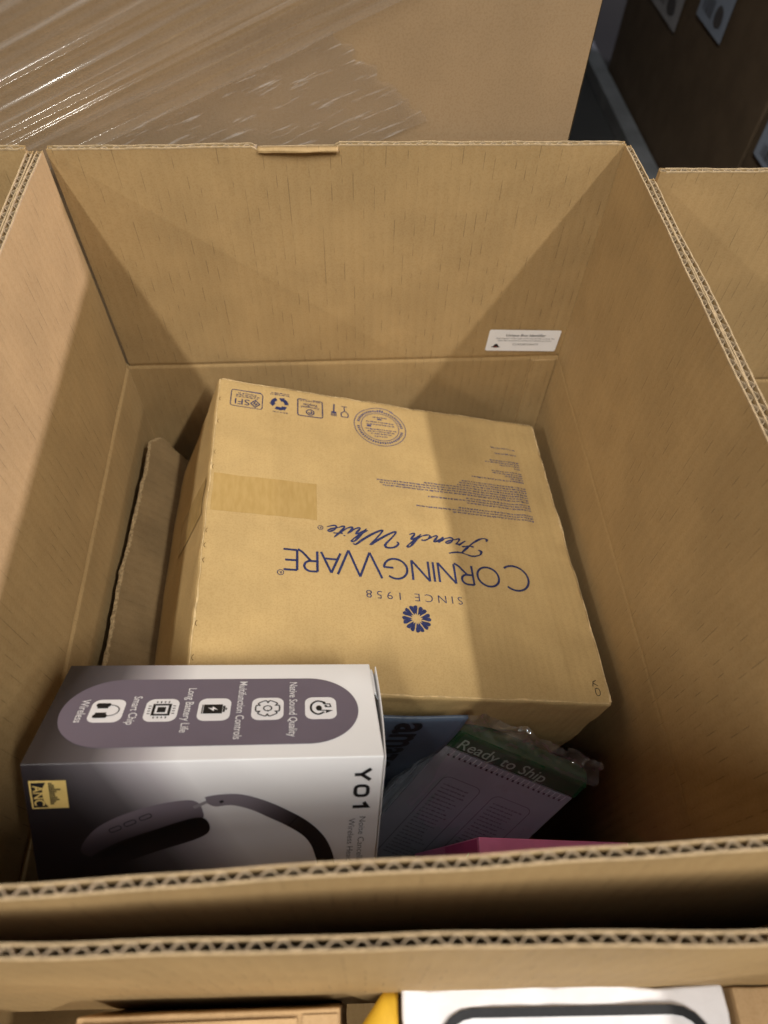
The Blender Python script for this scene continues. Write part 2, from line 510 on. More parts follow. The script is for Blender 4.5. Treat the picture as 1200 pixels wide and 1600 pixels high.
class Print:
    """2-D print: filled polygons and pen strokes, laid on a surface afterwards"""
    def __init__(s): s.v = []; s.f = []
    def stroke(s, pts, w, closed=False, wf=None):
        pts = [Vector(p[:2]) for p in pts]
        if closed: pts = pts + [pts[0]]
        o = len(s.v); n = len(pts)
        for i, p in enumerate(pts):
            a = pts[i - 1] if i > 0 else (pts[-2] if closed else p)
            b = pts[i + 1] if i < n - 1 else (pts[1] if closed else p)
            d1 = (p - a).normalized() if (p - a).length > 0 else (b - p).normalized()
            d2 = (b - p).normalized() if (b - p).length > 0 else d1
            d = (d1 + d2)
            d = d.normalized() if d.length > 1e-6 else d1
            nr = Vector((-d.y, d.x))
            c = max(0.45, abs(nr.dot(Vector((-d1.y, d1.x)))))
            ww = w * (wf(i / (n - 1)) if wf else 1) / 2 / c
            s.v += [tuple(p + nr * ww), tuple(p - nr * ww)]
        for i in range(n - 1):
            a = o + 2 * i
            s.f.append((a + 1, a + 3, a + 2, a))
        return s
    def poly(s, pts):
        o = len(s.v)
        s.v += [tuple(p[:2]) for p in pts]
        s.f.append(tuple(range(o, o + len(pts))))
        return s
    def rect(s, x0, y0, x1, y1): return s.poly([(x0, y0), (x1, y0), (x1, y1), (x0, y1)])
    def text(s, body, size, at=(0, 0), align='LEFT', offset=0.0, shear=0.0, space=1.0, width=None, rot=0.0, sx=1.0):
        cu = bpy.data.curves.new('t', 'FONT')
        cu.body = body; cu.size = 1.0; cu.offset = offset; cu.shear = shear; cu.space_character = space
        cu.align_x = 'LEFT'; cu.resolution_u = 3
        ob = bpy.data.objects.new('t', cu)
        COL.objects.link(ob)
        dg = bpy.context.evaluated_depsgraph_get(); dg.update()
        me = bpy.data.meshes.new_from_object(ob.evaluated_get(dg))
        vv = [(p.co.x, p.co.y) for p in me.vertices]
        ff = [tuple(p.vertices) for p in me.polygons]
        bpy.data.objects.remove(ob); bpy.data.curves.remove(cu); bpy.data.meshes.remove(me)
        x0 = min(p[0] for p in vv); x1 = max(p[0] for p in vv)
        kx = size * sx if width is None else width / (x1 - x0)
        sh = {'LEFT': -x0, 'CENTER': -(x0 + x1) / 2, 'RIGHT': -x1}[align]
        o = len(s.v); c, sn = math.cos(rot), math.sin(rot)
        for x, y in vv:
            X, Y = (x + sh) * kx, y * size
            s.v.append((at[0] + X * c - Y * sn, at[1] + X * sn + Y * c))
        s.f += [tuple(o + i for i in q) for q in ff]
        return s
    def words(s, x0, x1, y, hgt, rnd, ragged=0.0):
        """an illegible printed line: small uneven word marks"""
        x = x0
        while x < x1 - 0.0008:
            w = min(rnd.uniform(0.0012, 0.0042), x1 - x)
            k = max(2, int(w / 0.0007))
            for i in range(k):
                a = x + w * i / k
                s.rect(a, y + hgt * rnd.uniform(-0.05, 0.12), a + w / k * rnd.uniform(0.55, 0.95), y + hgt * rnd.uniform(0.7, 1.12))
            x += w + 0.0007
        return s
    def build(s, name, mat, parent, fn, smooth=False):
        """fn maps print (x, y) to the parent's space"""
        v = [fn(x, y) for x, y in s.v]
        o = link(name, mesh(name, v, s.f), mat, parent)
        return o

def rrect(x0, y0, x1, y1, r, n=6):
    out = []
    for cx, cy, a0 in ((x1 - r, y1 - r, 0), (x0 + r, y1 - r, 90), (x0 + r, y0 + r, 180), (x1 - r, y0 + r, 270)):
        for i in range(n + 1):
            a = math.radians(a0 + 90 * i / n)
            out.append((cx + r * math.cos(a), cy + r * math.sin(a)))
    return out
def arc(cx, cy, rx, ry, a0, a1, n=20):
    return [(cx + rx * math.cos(math.radians(a0 + (a1 - a0) * i / n)), cy + ry * math.sin(math.radians(a0 + (a1 - a0) * i / n))) for i in range(n + 1)]

# ------------------------------------------------------------------ the printed kitchenware box
CW_W, CW_D, CW_H = 0.3074, 0.2931, 0.20
CQ = Matrix(((0.96918733, -0.01318162, 0.24597187), (-0.00694196, 0.99670887, 0.08076654), (-0.24622698, -0.07998543, 0.96590611)))
CA = Vector((0.0862, 0.4158, -0.1915))
base = CA + CQ @ Vector((CW_W / 2, -CW_D / 2, -CW_H))
cw = empty('cookware_box', mat=Matrix.Translation(base) @ CQ.to_4x4(),
           label='tan cardboard box with large navy CORNINGWARE lettering, upside down inside the large carton', cat='box')
def cw_bulge(x, y, z):
    k = max(0, min(1, (CW_W / 2 - 0.0 - x) / CW_W))
    left = max(0.0, (-x - CW_W / 2 + 0.012) / 0.012)
    dd = max(0.0, CW_H - z)
    prof = min(dd / 0.115, 1.0) if dd < 0.115 else max(0.0, 1 - (dd - 0.115) / 0.09)
    yy = max(0, 1 - abs(y / (CW_D / 2)) ** 6)
    top = 0.0015 * math.cos(math.pi * x / CW_W) * math.cos(math.pi * y / CW_D) if z > CW_H * 0.9 else 0
    if z > CW_H * 0.9:
        top += 0.0009 * math.exp(-((x - 0.118 - 0.01 * nz(y * 6, 2)) / 0.0042) ** 2) * (0.6 + 0.6 * nz(y * 14, 5))
        top -= 0.0011 * math.exp(-((x + 0.09) ** 2 + (y + 0.115) ** 2) / 0.00012) + 0.0009 * math.exp(-((x - 0.03) ** 2 + (y - 0.02) ** 2) / 0.0002)
    return (-0.027 * left * prof * (0.7 + 0.3 * yy), 0, top)
me, cw_def = soft_box(CW_W, CW_D, CW_H, 0.0028, 0.004, 4.0, amp=0.0007, edge=0.0014, bulge=cw_bulge)
link('box_body', me, M_CW, cw, smooth=True)
# surface mapper: u right, v towards the rear (<0 from rear edge) on the top face
def cwtop(u, v, lift=0.00035):
    p = cw_def((u - CW_W / 2, CW_D / 2 + v, CW_H))
    return (p[0], p[1], p[2] + lift)
UD = lambda ox, oy: (lambda x, y: cwtop(ox - x, oy - y))     # upside-down print frame: origin on the baseline start

# wordmark drawn with a pen, geometric thin capitals (unit cap height)
def glyph(ch):
    if ch == 'C': return [arc(0.55, 0.5, 0.55, 0.52, 48, 312, 30)], 1.02
    if ch == 'O': return [arc(0.52, 0.5, 0.52, 0.5, 0, 360, 36)], 1.04
    if ch == 'R': return [[(0, 0), (0, 1)], [(0, 1)] + [(0.28, 1)] + arc(0.28, 0.75, 0.27, 0.25, 90, -90, 14) + [(0, 0.5)], [(0.26, 0.5), (0.44, 0.3), (0.62, 0.08), (0.82, -0.06)]], 0.62
    if ch == 'N': return [[(0, 0), (0, 1)], [(0, 1), (0.76, 0)], [(0.76, 0), (0.76, 1)]], 0.76
    if ch == 'I': return [[(0, 0), (0, 1)]], 0.0
    if ch == 'G': return [arc(0.52, 0.5, 0.52, 0.5, 50, 352, 30) + [(1.02, 0.46), (0.62, 0.46)]], 1.04
    if ch == 'W': return [[(0, 1), (0.4, 0)], [(0.4, 0), (0.78, 1.0)], [(0.78, 1.0), (1.16, 0)], [(1.16, 0), (1.56, 1)]], 1.5
    if ch == 'A': return [[(0, 0), (0.42, 1)], [(0.42, 1), (0.84, 0)], [(0.14, 0.32), (0.7, 0.32)]], 0.84
    if ch == 'E': return [[(0, 0), (0, 1)], [(0, 1), (0.56, 1)], [(0, 0.52), (0.5, 0.52)], [(0, 0), (0.58, 0)]], 0.58
pr = Print()
cap = 0.0183
x = 0.0
items = []
for i, ch in enumerate('CORNINGWARE'):
    st, wd_ = glyph(ch)
    k = cap * (1.24 if ch in 'CW' and i in (0, 7) else 1.0)
    items.append((st, k, x)); x += wd_ * k + (0.0042 if ch != 'W' else -0.0012)
    if ch == 'G': x -= 0.002
    if ch == 'A': x -= 0.0012
tot = x - 0.0042
sc = 0.2005 / tot
for st, k, x0 in items:
    dy = -0.0036 if k > cap else 0
    for s_ in st:
        seg = []
        for a, b in zip(s_[:-1], s_[1:]):
            for q in range(4 if len(s_) < 6 else 1):
                seg.append((a[0] + (b[0] - a[0]) * q / 4, a[1] + (b[1] - a[1]) * q / 4))
        seg.append(s_[-1])
        pr.stroke([((p[0] * k + x0) * sc, p[1] * k + dy) for p in seg], 0.0018)
pr.build('wordmark', M_NAVY, cw, UD(0.2605, -0.1800))
pr = Print(); pr.stroke(arc(0, 0, 0.0023, 0.0023, 0, 360, 20), 0.0005, True); pr.text('R', 0.0034, (0, -0.0012), 'CENTER'); pr.build('registered_mark', M_NAVY, cw, UD(0.0582, -0.2012))
pr = Print(); pr.stroke(arc(0, 0, 0.0020, 0.0020, 0, 360, 20), 0.0005, True); pr.text('R', 0.0030, (0, -0.0011), 'CENTER'); pr.build('registered_mark', M_NAVY, cw, UD(0.0885, -0.1566))

# cursive line, drawn as connected pen strokes (unit x-height)
SCR = {
 'F': ([[(0.2, 1.5), (-0.15, 1.75), (-0.2, 2.3), (0.35, 2.62), (1.1, 2.35), (1.8, 2.2), (2.5, 2.5)], [(1.45, 2.25), (1.25, 1.4), (0.95, 0.4), (0.5, -0.35), (0.0, -0.35), (-0.1, 0.05)], [(0.7, 1.12), (1.2, 1.05), (1.75, 1.25)]], 1.75),
 'W': ([[(0.1, 1.55), (-0.15, 1.9), (0.0, 2.45), (0.5, 2.6), (0.85, 2.2), (0.75, 1.2), (0.7, 0.3), (0.85, 0.0), (1.3, 0.7), (1.75, 1.7), (2.0, 2.35), (1.9, 1.2), (1.85, 0.25), (2.0, 0.0), (2.5, 0.8), (2.95, 1.9), (3.15, 2.6), (3.4, 2.45)]], 3.05),
 'r': ([[(0, 0.25), (0.22, 0.75), (0.3, 1.05), (0.36, 0.86), (0.6, 0.9), (0.56, 0.3), (0.66, 0.02), (0.95, 0.25)]], 0.95),
 'e': ([[(0, 0.25), (0.4, 0.5), (0.62, 0.82), (0.45, 1.0), (0.2, 0.72), (0.18, 0.25), (0.45, 0.0), (0.92, 0.28)]], 0.92),
 'n': ([[(0, 0.25), (0.22, 0.9), (0.26, 0.8), (0.2, 0.02)], [(0.2, 0.2), (0.5, 0.85), (0.72, 0.98), (0.72, 0.5), (0.7, 0.12), (0.85, 0.0), (1.1, 0.26)]], 1.1),
 'c': ([[(0, 0.2), (0.3, 0.75), (0.55, 1.0), (0.7, 0.82)], [(0.55, 1.0), (0.28, 0.75), (0.2, 0.3), (0.42, 0.0), (0.9, 0.28)]], 0.9),
 'h': ([[(0, 0.25), (0.45, 1.3), (0.62, 2.0), (0.48, 2.25), (0.32, 1.8), (0.2, 0.02)], [(0.2, 0.2), (0.5, 0.85), (0.72, 0.98), (0.72, 0.5), (0.7, 0.12), (0.85, 0.0), (1.1, 0.26)]], 1.1),
 'i': ([[(0, 0.25), (0.25, 0.95), (0.2, 0.3), (0.32, 0.0), (0.62, 0.26)], [(0.34, 1.4), (0.4, 1.5)]], 0.62),
 't': ([[(0, 0.25), (0.3, 1.1), (0.42, 1.75), (0.26, 0.6), (0.3, 0.05), (0.45, 0.0), (0.7, 0.26)], [(0.0, 1.12), (0.75, 1.18)]], 0.7),
}
pr = Print()
u_ = 0.0064
x = 0.0
for ch in 'French White':
    if ch == ' ': x += 0.5; continue
    st, adv = SCR[ch]
    for s_ in st:
        pp = catmull(s_, 7)
        pr.stroke([((p[0] + x + 0.42 * p[1]) * u_, p[1] * u_) for p in pp], 0.00118 if ch not in 'FW' else 0.0014, wf=lambda t: 0.7 + 0.5 * math.sin(t * math.pi * 3) ** 2)
    x += adv
wid = x * u_
kx = 0.1335 / wid
pr.v = [(p[0] * kx, p[1]) for p in pr.v]
pr.build('script_line', M_NAVY, cw, UD(0.2285, -0.1533))
pr = Print(); pr.text('SINCE 1958', 0.0098, (0, 0), 'LEFT', -0.012, 0, 1.5, width=0.0765); pr.build('since_line', M_NAVY, cw, UD(0.1985, -0.2105))
pr = Print()
for k in range(8):
    a = math.radians(45 * k + 10)
    for sgn in (-1, 1):
        pet = [(0.0052, 0.0), (0.0032, 0.0008), (0.0060, 0.0019), (0.0086, 0.0031), (0.0106, 0.0032), (0.0113, 0.0020), (0.0105, 0.0002), (0.0085, 0.0)]
        pr.poly([(p[0] * math.cos(a) - sgn * p[1] * math.sin(a), p[0] * math.sin(a) + sgn * p[1] * math.cos(a)) for p in (pet if sgn > 0 else pet[::-1])])
pr.build('flower_emblem', M_NAVY, cw, UD(0.1595, -0.2322))

# paragraphs of fine print (right column; lines end ragged to the reader's right)
rn = random.Random(5)
blocks = [(0.0380, [0.026]), (0.0452, [0.024]), (0.0553, [0.031, 0.035, 0.022, 0.008]), (0.0690, [0.031, 0.030, 0.019, 0.014, 0.008]),
          (0.0800, [0.053]), (0.0872, [0.064, 0.066, 0.068, 0.100, 0.142, 0.140, 0.138]), (0.1075, [0.063, 0.097, 0.062]), (0.1192, [0.072, 0.110, 0.078])]
pr = Print()
for y0, ls in blocks:
    for i, ln_ in enumerate(ls):
        pr.words(0, ln_, y0 + i * 0.00275, 0.0015, rn)
pr.build('fine_print', M_NAVY_FADE, cw, lambda x, y: cwtop(0.2800 - x, -y))

# round certificate stamp
pr = Print()
pr.stroke(arc(0, 0, 0.0243, 0.0243, 0, 360, 60), 0.0007, True); pr.stroke(arc(0, 0, 0.0178, 0.0178, 0, 360, 60), 0.0006, True)
for k in range(58):
    if k in (0, 28, 29, 57): continue
    a = 2 * math.pi * k / 58; c, s_ = math.cos(a), math.sin(a)
    pr.poly([(c * q0 - s_ * q1, s_ * q0 + c * q1) for q0, q1 in ((0.0195, -0.0007), (0.0195 + rn.uniform(0.0018, 0.0028), -0.0007), (0.0218, 0.0007), (0.0195, 0.0007))])
for yy, ww in ((0.012, 0.012), (0.0088, 0.020), (0.0060, 0.026), (0.0032, 0.030), (-0.0030, 0.028), (-0.0062, 0.026), (-0.0128, 0.014)):
    pr.words(-ww / 2, ww / 2, yy, 0.0014, rn)
pr.rect(-0.0020, -0.0105, 0.0022, -0.0085); pr.rect(0.0085, -0.0012, 0.0125, 0.0012)
pr.build('round_stamp', M_NAVY_FADE, cw, UD(0.1462, -0.0332))
# framed forestry mark
pr = Print()
pr.stroke(rrect(-0.0136, -0.0103, 0.0136, 0.0103, 0.0025), 0.0007, True)
pr.text('SFI', 0.0105, (-0.0025, 0.0005), 'LEFT', -0.004, width=0.0125)
pr.stroke([(-0.0075, 0.0088), (-0.0035, 0.0042), (-0.0075, -0.0006), (-0.0115, 0.0042)], 0.0010, True)
pr.stroke([(-0.0075, 0.0066), (-0.0090, 0.0040), (-0.0062, 0.0044), (-0.0075, 0.0014)], 0.0009)
for yy, ww in ((-0.0030, 0.019), (-0.0052, 0.022), (-0.0074, 0.016)): pr.words(-ww / 2, ww / 2, yy, 0.0011, rn)
pr.build('forestry_mark', M_NAVY, cw, UD(0.0252, -0.0225))
# three recycling arrows
pr = Print()
for k in range(3):
    a0 = 90 + 120 * k
    pr.stroke(arc(0, 0, 0.0062, 0.0062, a0 - 34, a0 + 30, 8), 0.0036)
    a = math.radians(a0 + 30); c, s_ = math.cos(a), math.sin(a)
    t_ = (-s_, c)
    pr.poly([(c * 0.0033, s_ * 0.0033), (c * 0.0092, s_ * 0.0092), (c * 0.0060 + t_[0] * 0.0042, s_ * 0.0060 + t_[1] * 0.0042)])
pr.words(-0.0075, 0.0075, 0.0102, 0.0011, rn); pr.words(-0.0085, 0.0085, -0.0112, 0.0011, rn); pr.words(-0.0085, 0.0085, -0.0132, 0.0011, rn)
pr.build('recycling_mark', M_NAVY, cw, UD(0.0540, -0.0218))
# framed corrugated mark
pr = Print()
pr.stroke(rrect(-0.0112, -0.0112, 0.0112, 0.0112, 0.0018), 0.0010, True)
pr.stroke(arc(0, 0.0058, 0.0034, 0.0034, 0, 360, 24), 0.0010, True); pr.stroke(arc(0, 0.0058, 0.0014, 0.0014, 0, 250, 12), 0.0012)
pr.text('Corrugated', 0.0038, (0, -0.0016), 'CENTER', 0.01, width=0.0165); pr.text('Recycles', 0.0038, (0, -0.0050), 'CENTER', 0.01, width=0.0125); pr.words(-0.009, 0.009, -0.0090, 0.0010, rn)
pr.build('recycles_mark', M_NAVY, cw, UD(0.0815, -0.0222))
# glass and fork mark
pr = Print()
pr.stroke([(-0.0075, 0.0080), (-0.0020, 0.0080)] + catmull([(-0.0020, 0.0080), (-0.0015, 0.004), (-0.0038, 0.0012), (-0.0048, 0.0002)], 5), 0.0009)
pr.stroke([(-0.0075, 0.0080)] + catmull([(-0.0075, 0.0080), (-0.0082, 0.004), (-0.0062, 0.0012), (-0.0048, 0.0002)], 5), 0.0009)
pr.stroke([(-0.0048, 0.0002), (-0.0048, -0.0055)], 0.0009); pr.stroke([(-0.0075, -0.0060), (-0.0020, -0.0060)], 0.0009)
for q in (0.0032, 0.0046, 0.0060, 0.0074): pr.stroke([(q, 0.0085), (q, 0.0042)], 0.0007)
pr.rect(0.0029, 0.0028, 0.0077, 0.0045); pr.stroke([(0.0053, 0.0030), (0.0047, -0.0070)], 0.0013)
pr.build('glass_and_fork_mark', M_NAVY, cw, UD(0.1085, -0.0190))

# packing tape lying over the rear-left edge
tm, nt, b = new_mat('amber_packing_tape')
tc = N(nt, 'ShaderNodeTexCoord')
wv = noise_n(nt, mapping(nt, tc.outputs['Object'], (300, 70, 70)), 1.0, 3)
nt.links.new(mixc(nt, ramp(nt, wv, 0.3, 0.7), (0.405, 0.265, 0.094), (0.450, 0.302, 0.116)), b.inputs['Base Color'])
b.inputs['Roughness'].default_value = 0.26
bp = N(nt, 'ShaderNodeBump'); bp.inputs['Strength'].default_value = 0.35; bp.inputs['Distance'].default_value = 0.0006
nt.links.new(wv, bp.inputs['Height']); nt.links.new(bp.outputs[0], b.inputs['Normal'])
b.inputs['Specular IOR Level'].default_value = 0.4
mb = MB()
def tape_top(u, k):
    return cwtop(u, -0.1122 - 0.0375 * k + 0.0006 * nz(u * 60, k * 3), 0.0003)
mb.grid(lambda u, k: tape_top(u, 1 - k), lin(0.004, 0.0860, 24), lin(0, 1, 8))
def tape_side(z, k):
    p = cw_def((-CW_W / 2, CW_D / 2 - 0.1122 - 0.0375 * k, CW_H - z))
    return (p[0] - 0.0006, p[1], p[2])
mb.grid(lambda z, k: tape_side(z, k), lin(0.006, 0.07, 14), lin(0, 1, 8))
link('packing_tape', mb.me('packing_tape'), tm, cw, smooth=True)
# pale scuffed rims where the folds have worn
for name, n_, fe in (('worn_edge', 70, lambda t, w: (0.0012 + w, -0.002 - (CW_D - 0.004) * t)), ('worn_edge', 70, lambda t, w: (0.003 + (CW_W - 0.006) * t, -0.0012 - w)),
                     ('worn_edge', 70, lambda t, w: (CW_W - 0.0012 - w, -0.002 - (CW_D - 0.004) * t)), ('worn_edge', 70, lambda t, w: (0.003 + (CW_W - 0.006) * t, -CW_D + 0.0012 + w))):
    sd = rn.uniform(0, 90)
    pr = Print()
    for k in range(n_ * 2):
        t0, t1 = k / n_ / 2, (k + 1) / n_ / 2
        w0, w1 = [max(0.0001, 0.0004 + 0.0016 * nz(t * 7, sd) + 0.0010 * nz(t * 31, sd)) for t in (t0, t1)]
        q = [fe(t0, -0.0004), fe(t1, -0.0004), fe(t1, w1), fe(t0, w0)]
        ar = sum(q[i][0] * q[(i + 1) % 4][1] - q[(i + 1) % 4][0] * q[i][1] for i in range(4))
        pr.poly(q if ar > 0 else q[::-1])
    pr.build(name, M_CWEDGE, cw, lambda x, y: cwtop(x, y, 0.00012))
# slit marks along the scored edge, and a pen scribble at the near corner
for k in range(22):
    yy = 0.012 + k * 0.0129 + rn.uniform(-0.002, 0.002)
    if 0.110 < yy < 0.152 or rn.random() < 0.35: continue
    Print().stroke(catmull([(0.0034, yy), (0.0024, yy + 0.0014), (0.0024, yy + 0.003), (0.0034, yy + 0.0042)], 3), 0.0004).build('slit_mark', M_DARKCUT, cw, lambda x, y: cwtop(x, -y))
pr = Print()
pr.stroke([(0, 0), (0.001, 0.004), (0.0035, 0.0052)], 0.0006); pr.stroke([(0.0008, 0.003), (0.004, 0.0008)], 0.0006); pr.stroke(arc(0.0025, -0.004, 0.002, 0.003, 0, 360, 14), 0.0006, True)
pr.build('pen_scribble', M_BLACK, cw, lambda x, y: cwtop(0.2935 + x, -0.2790 + y))

# ------------------------------------------------------------------ folded cardboard sheet by the left wall
sh_len, sh_w = 0.262, 0.11
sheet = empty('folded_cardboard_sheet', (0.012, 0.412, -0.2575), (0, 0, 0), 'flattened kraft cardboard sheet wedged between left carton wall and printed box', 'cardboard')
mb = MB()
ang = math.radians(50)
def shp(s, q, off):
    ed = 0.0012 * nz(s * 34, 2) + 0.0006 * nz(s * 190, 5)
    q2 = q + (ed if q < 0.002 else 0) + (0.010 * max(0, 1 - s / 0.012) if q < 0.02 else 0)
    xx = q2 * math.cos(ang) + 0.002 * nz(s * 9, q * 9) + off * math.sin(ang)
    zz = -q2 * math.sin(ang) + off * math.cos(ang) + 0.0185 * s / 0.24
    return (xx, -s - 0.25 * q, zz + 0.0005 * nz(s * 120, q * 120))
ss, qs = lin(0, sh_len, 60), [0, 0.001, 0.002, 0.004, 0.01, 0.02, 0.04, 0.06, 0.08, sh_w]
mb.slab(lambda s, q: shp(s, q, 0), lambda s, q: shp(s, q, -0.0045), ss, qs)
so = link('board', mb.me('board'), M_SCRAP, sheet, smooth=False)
mb = MB()
def fray(s, a):
    p = shp(s, 0, 0)
    r_ = 0.0019 + 0.0006 * nz(s * 70, a) + 0.0005 * nz(s * 400, a * 2)
    return (p[0] - 0.0012 + r_ * math.cos(a), p[1], p[2] - 0.0012 + r_ * math.sin(a))
mb.grid(fray, lin(0.002, sh_len - 0.002, 130), [math.radians(d) for d in range(0, 361, 40)])
link('frayed_edge', mb.me('frayed_edge'), plain('frayed_board_edge', (0.30, 0.215, 0.115), 0.9, 0.1, 0.3, 400, bump=1.0), sheet)

# ------------------------------------------------------------------ headphone box
L, TH, F = 0.205, 0.093, 0.165
HQ = Matrix(((0.99485842, -0.05227794, 0.08673946), (-0.00493645, 0.83042127, 0.55711413), (-0.10115507, -0.55467787, 0.82589352)))
HS = 0.180 / 0.205
HA = Vector((0.0284, 0.1299, -0.1378))
hbase = HA + HQ @ (Vector((L / 2, -TH / 2, -F)) * HS)
hp = empty('headphone_box', mat=Matrix.Translation(hbase) @ HQ.to_4x4() @ Matrix.Scale(HS, 4), label='white and black glossy headphone box marked Y01 lying on its side in the large carton', cat='box')
hm, nt, b = new_mat('headphone_box_print')
tc = N(nt, 'ShaderNodeTexCoord')
sp = N(nt, 'ShaderNodeSeparateXYZ'); nt.links.new(tc.outputs['Object'], sp.inputs[0])
xx = math_n(nt, 'ADD', sp.outputs[0], L / 2)            # 0 .. L
zz = math_n(nt, 'SUBTRACT', F, sp.outputs[2])           # depth below the pill face
k1 = math_n(nt, 'SUBTRACT', xx, math_n(nt, 'MULTIPLY', zz, 0.55))
r1 = ramp(nt, k1, -0.035, 0.150)
cr = N(nt, 'ShaderNodeValToRGB')
el = cr.color_ramp.elements
el[0].position = 0.0; el[0].color = (0.012, 0.010, 0.013, 1)
el[1].position = 1.0; el[1].color = (0.87, 0.87, 0.89, 1)
for p_, c_ in ((0.14, (0.020, 0.018, 0.022)), (0.34, (0.10, 0.092, 0.105)), (0.55, (0.42, 0.40, 0.44)), (0.72, (0.83, 0.83, 0.86))):
    e = el.new(p_); e.color = (*c_, 1)
nt.links.new(r1, cr.inputs[0])
nt.links.new(cr.outputs[0], b.inputs['Base Color'])
b.inputs['Roughness'].default_value = 0.38
b.inputs['Specular IOR Level'].default_value = 0.45
me, hp_def = soft_box(L - 0.003, TH, F, 0.0009, 0.02, 9.0, amp=0.0, edge=0.0)
link('carton_body', me, hm, hp, smooth=True)
# paper fold highlight along the ridge is the rounded edge itself; the tucked end lid at the right
lid_m = plain('white_card', (0.80, 0.80, 0.81), 0.45, 0.4, 0.02, 60)
mb = MB()
def lidp(y, z, o):
    k = (y + TH / 2) / TH
    open_ = 0.0035 * max(0, k - 0.05) * (z / F)
    return (L / 2 - 0.0010 + open_ + o + 0.0012 * math.sin(k * math.pi), y, z)
mb.slab(lambda y, z: lidp(y, z, 0.0007), lambda y, z: lidp(y, z, 0), lin(-TH / 2 + 0.0006, TH / 2 - 0.002, 16), lin(0.002, F - 0.0012, 6))
link('end_lid', mb.me('end_lid'), lid_m, hp, smooth=False)
mb = MB()
mb.slab(lambda y, z: (L / 2 - 0.0005 + z * 0.004 + 0.0004, y, F - 0.0022 - 0.009 * z), lambda y, z: (L / 2 - 0.0012 + z * 0.004, y, F - 0.0022 - 0.009 * z), lin(TH / 2 - 0.03, TH / 2 - 0.004, 5), lin(0, 1, 3))
link('tuck_tab', mb.me('tuck_tab'), lid_m, hp)

def hp_top(u, v, lift=0.00025):        # u from the rear-left corner, v < 0 towards the ridge
    p = hp_def((u - L / 2, TH / 2 + v, F)); return (p[0], p[1], p[2] + lift)
def hp_front(u, w, lift=0.00025):      # w < 0 below the ridge
    p = hp_def((u - L / 2, -TH / 2, F + w)); return (p[0], p[1] - lift, p[2])
RT = lambda ox, oy: (lambda x, y: hp_top(ox + y, oy - x, 0.0007))       # print turned a quarter: reads towards the ridge
RF = lambda ox, oy: (lambda x, y: hp_front(ox + y, oy - x, 0.0005))

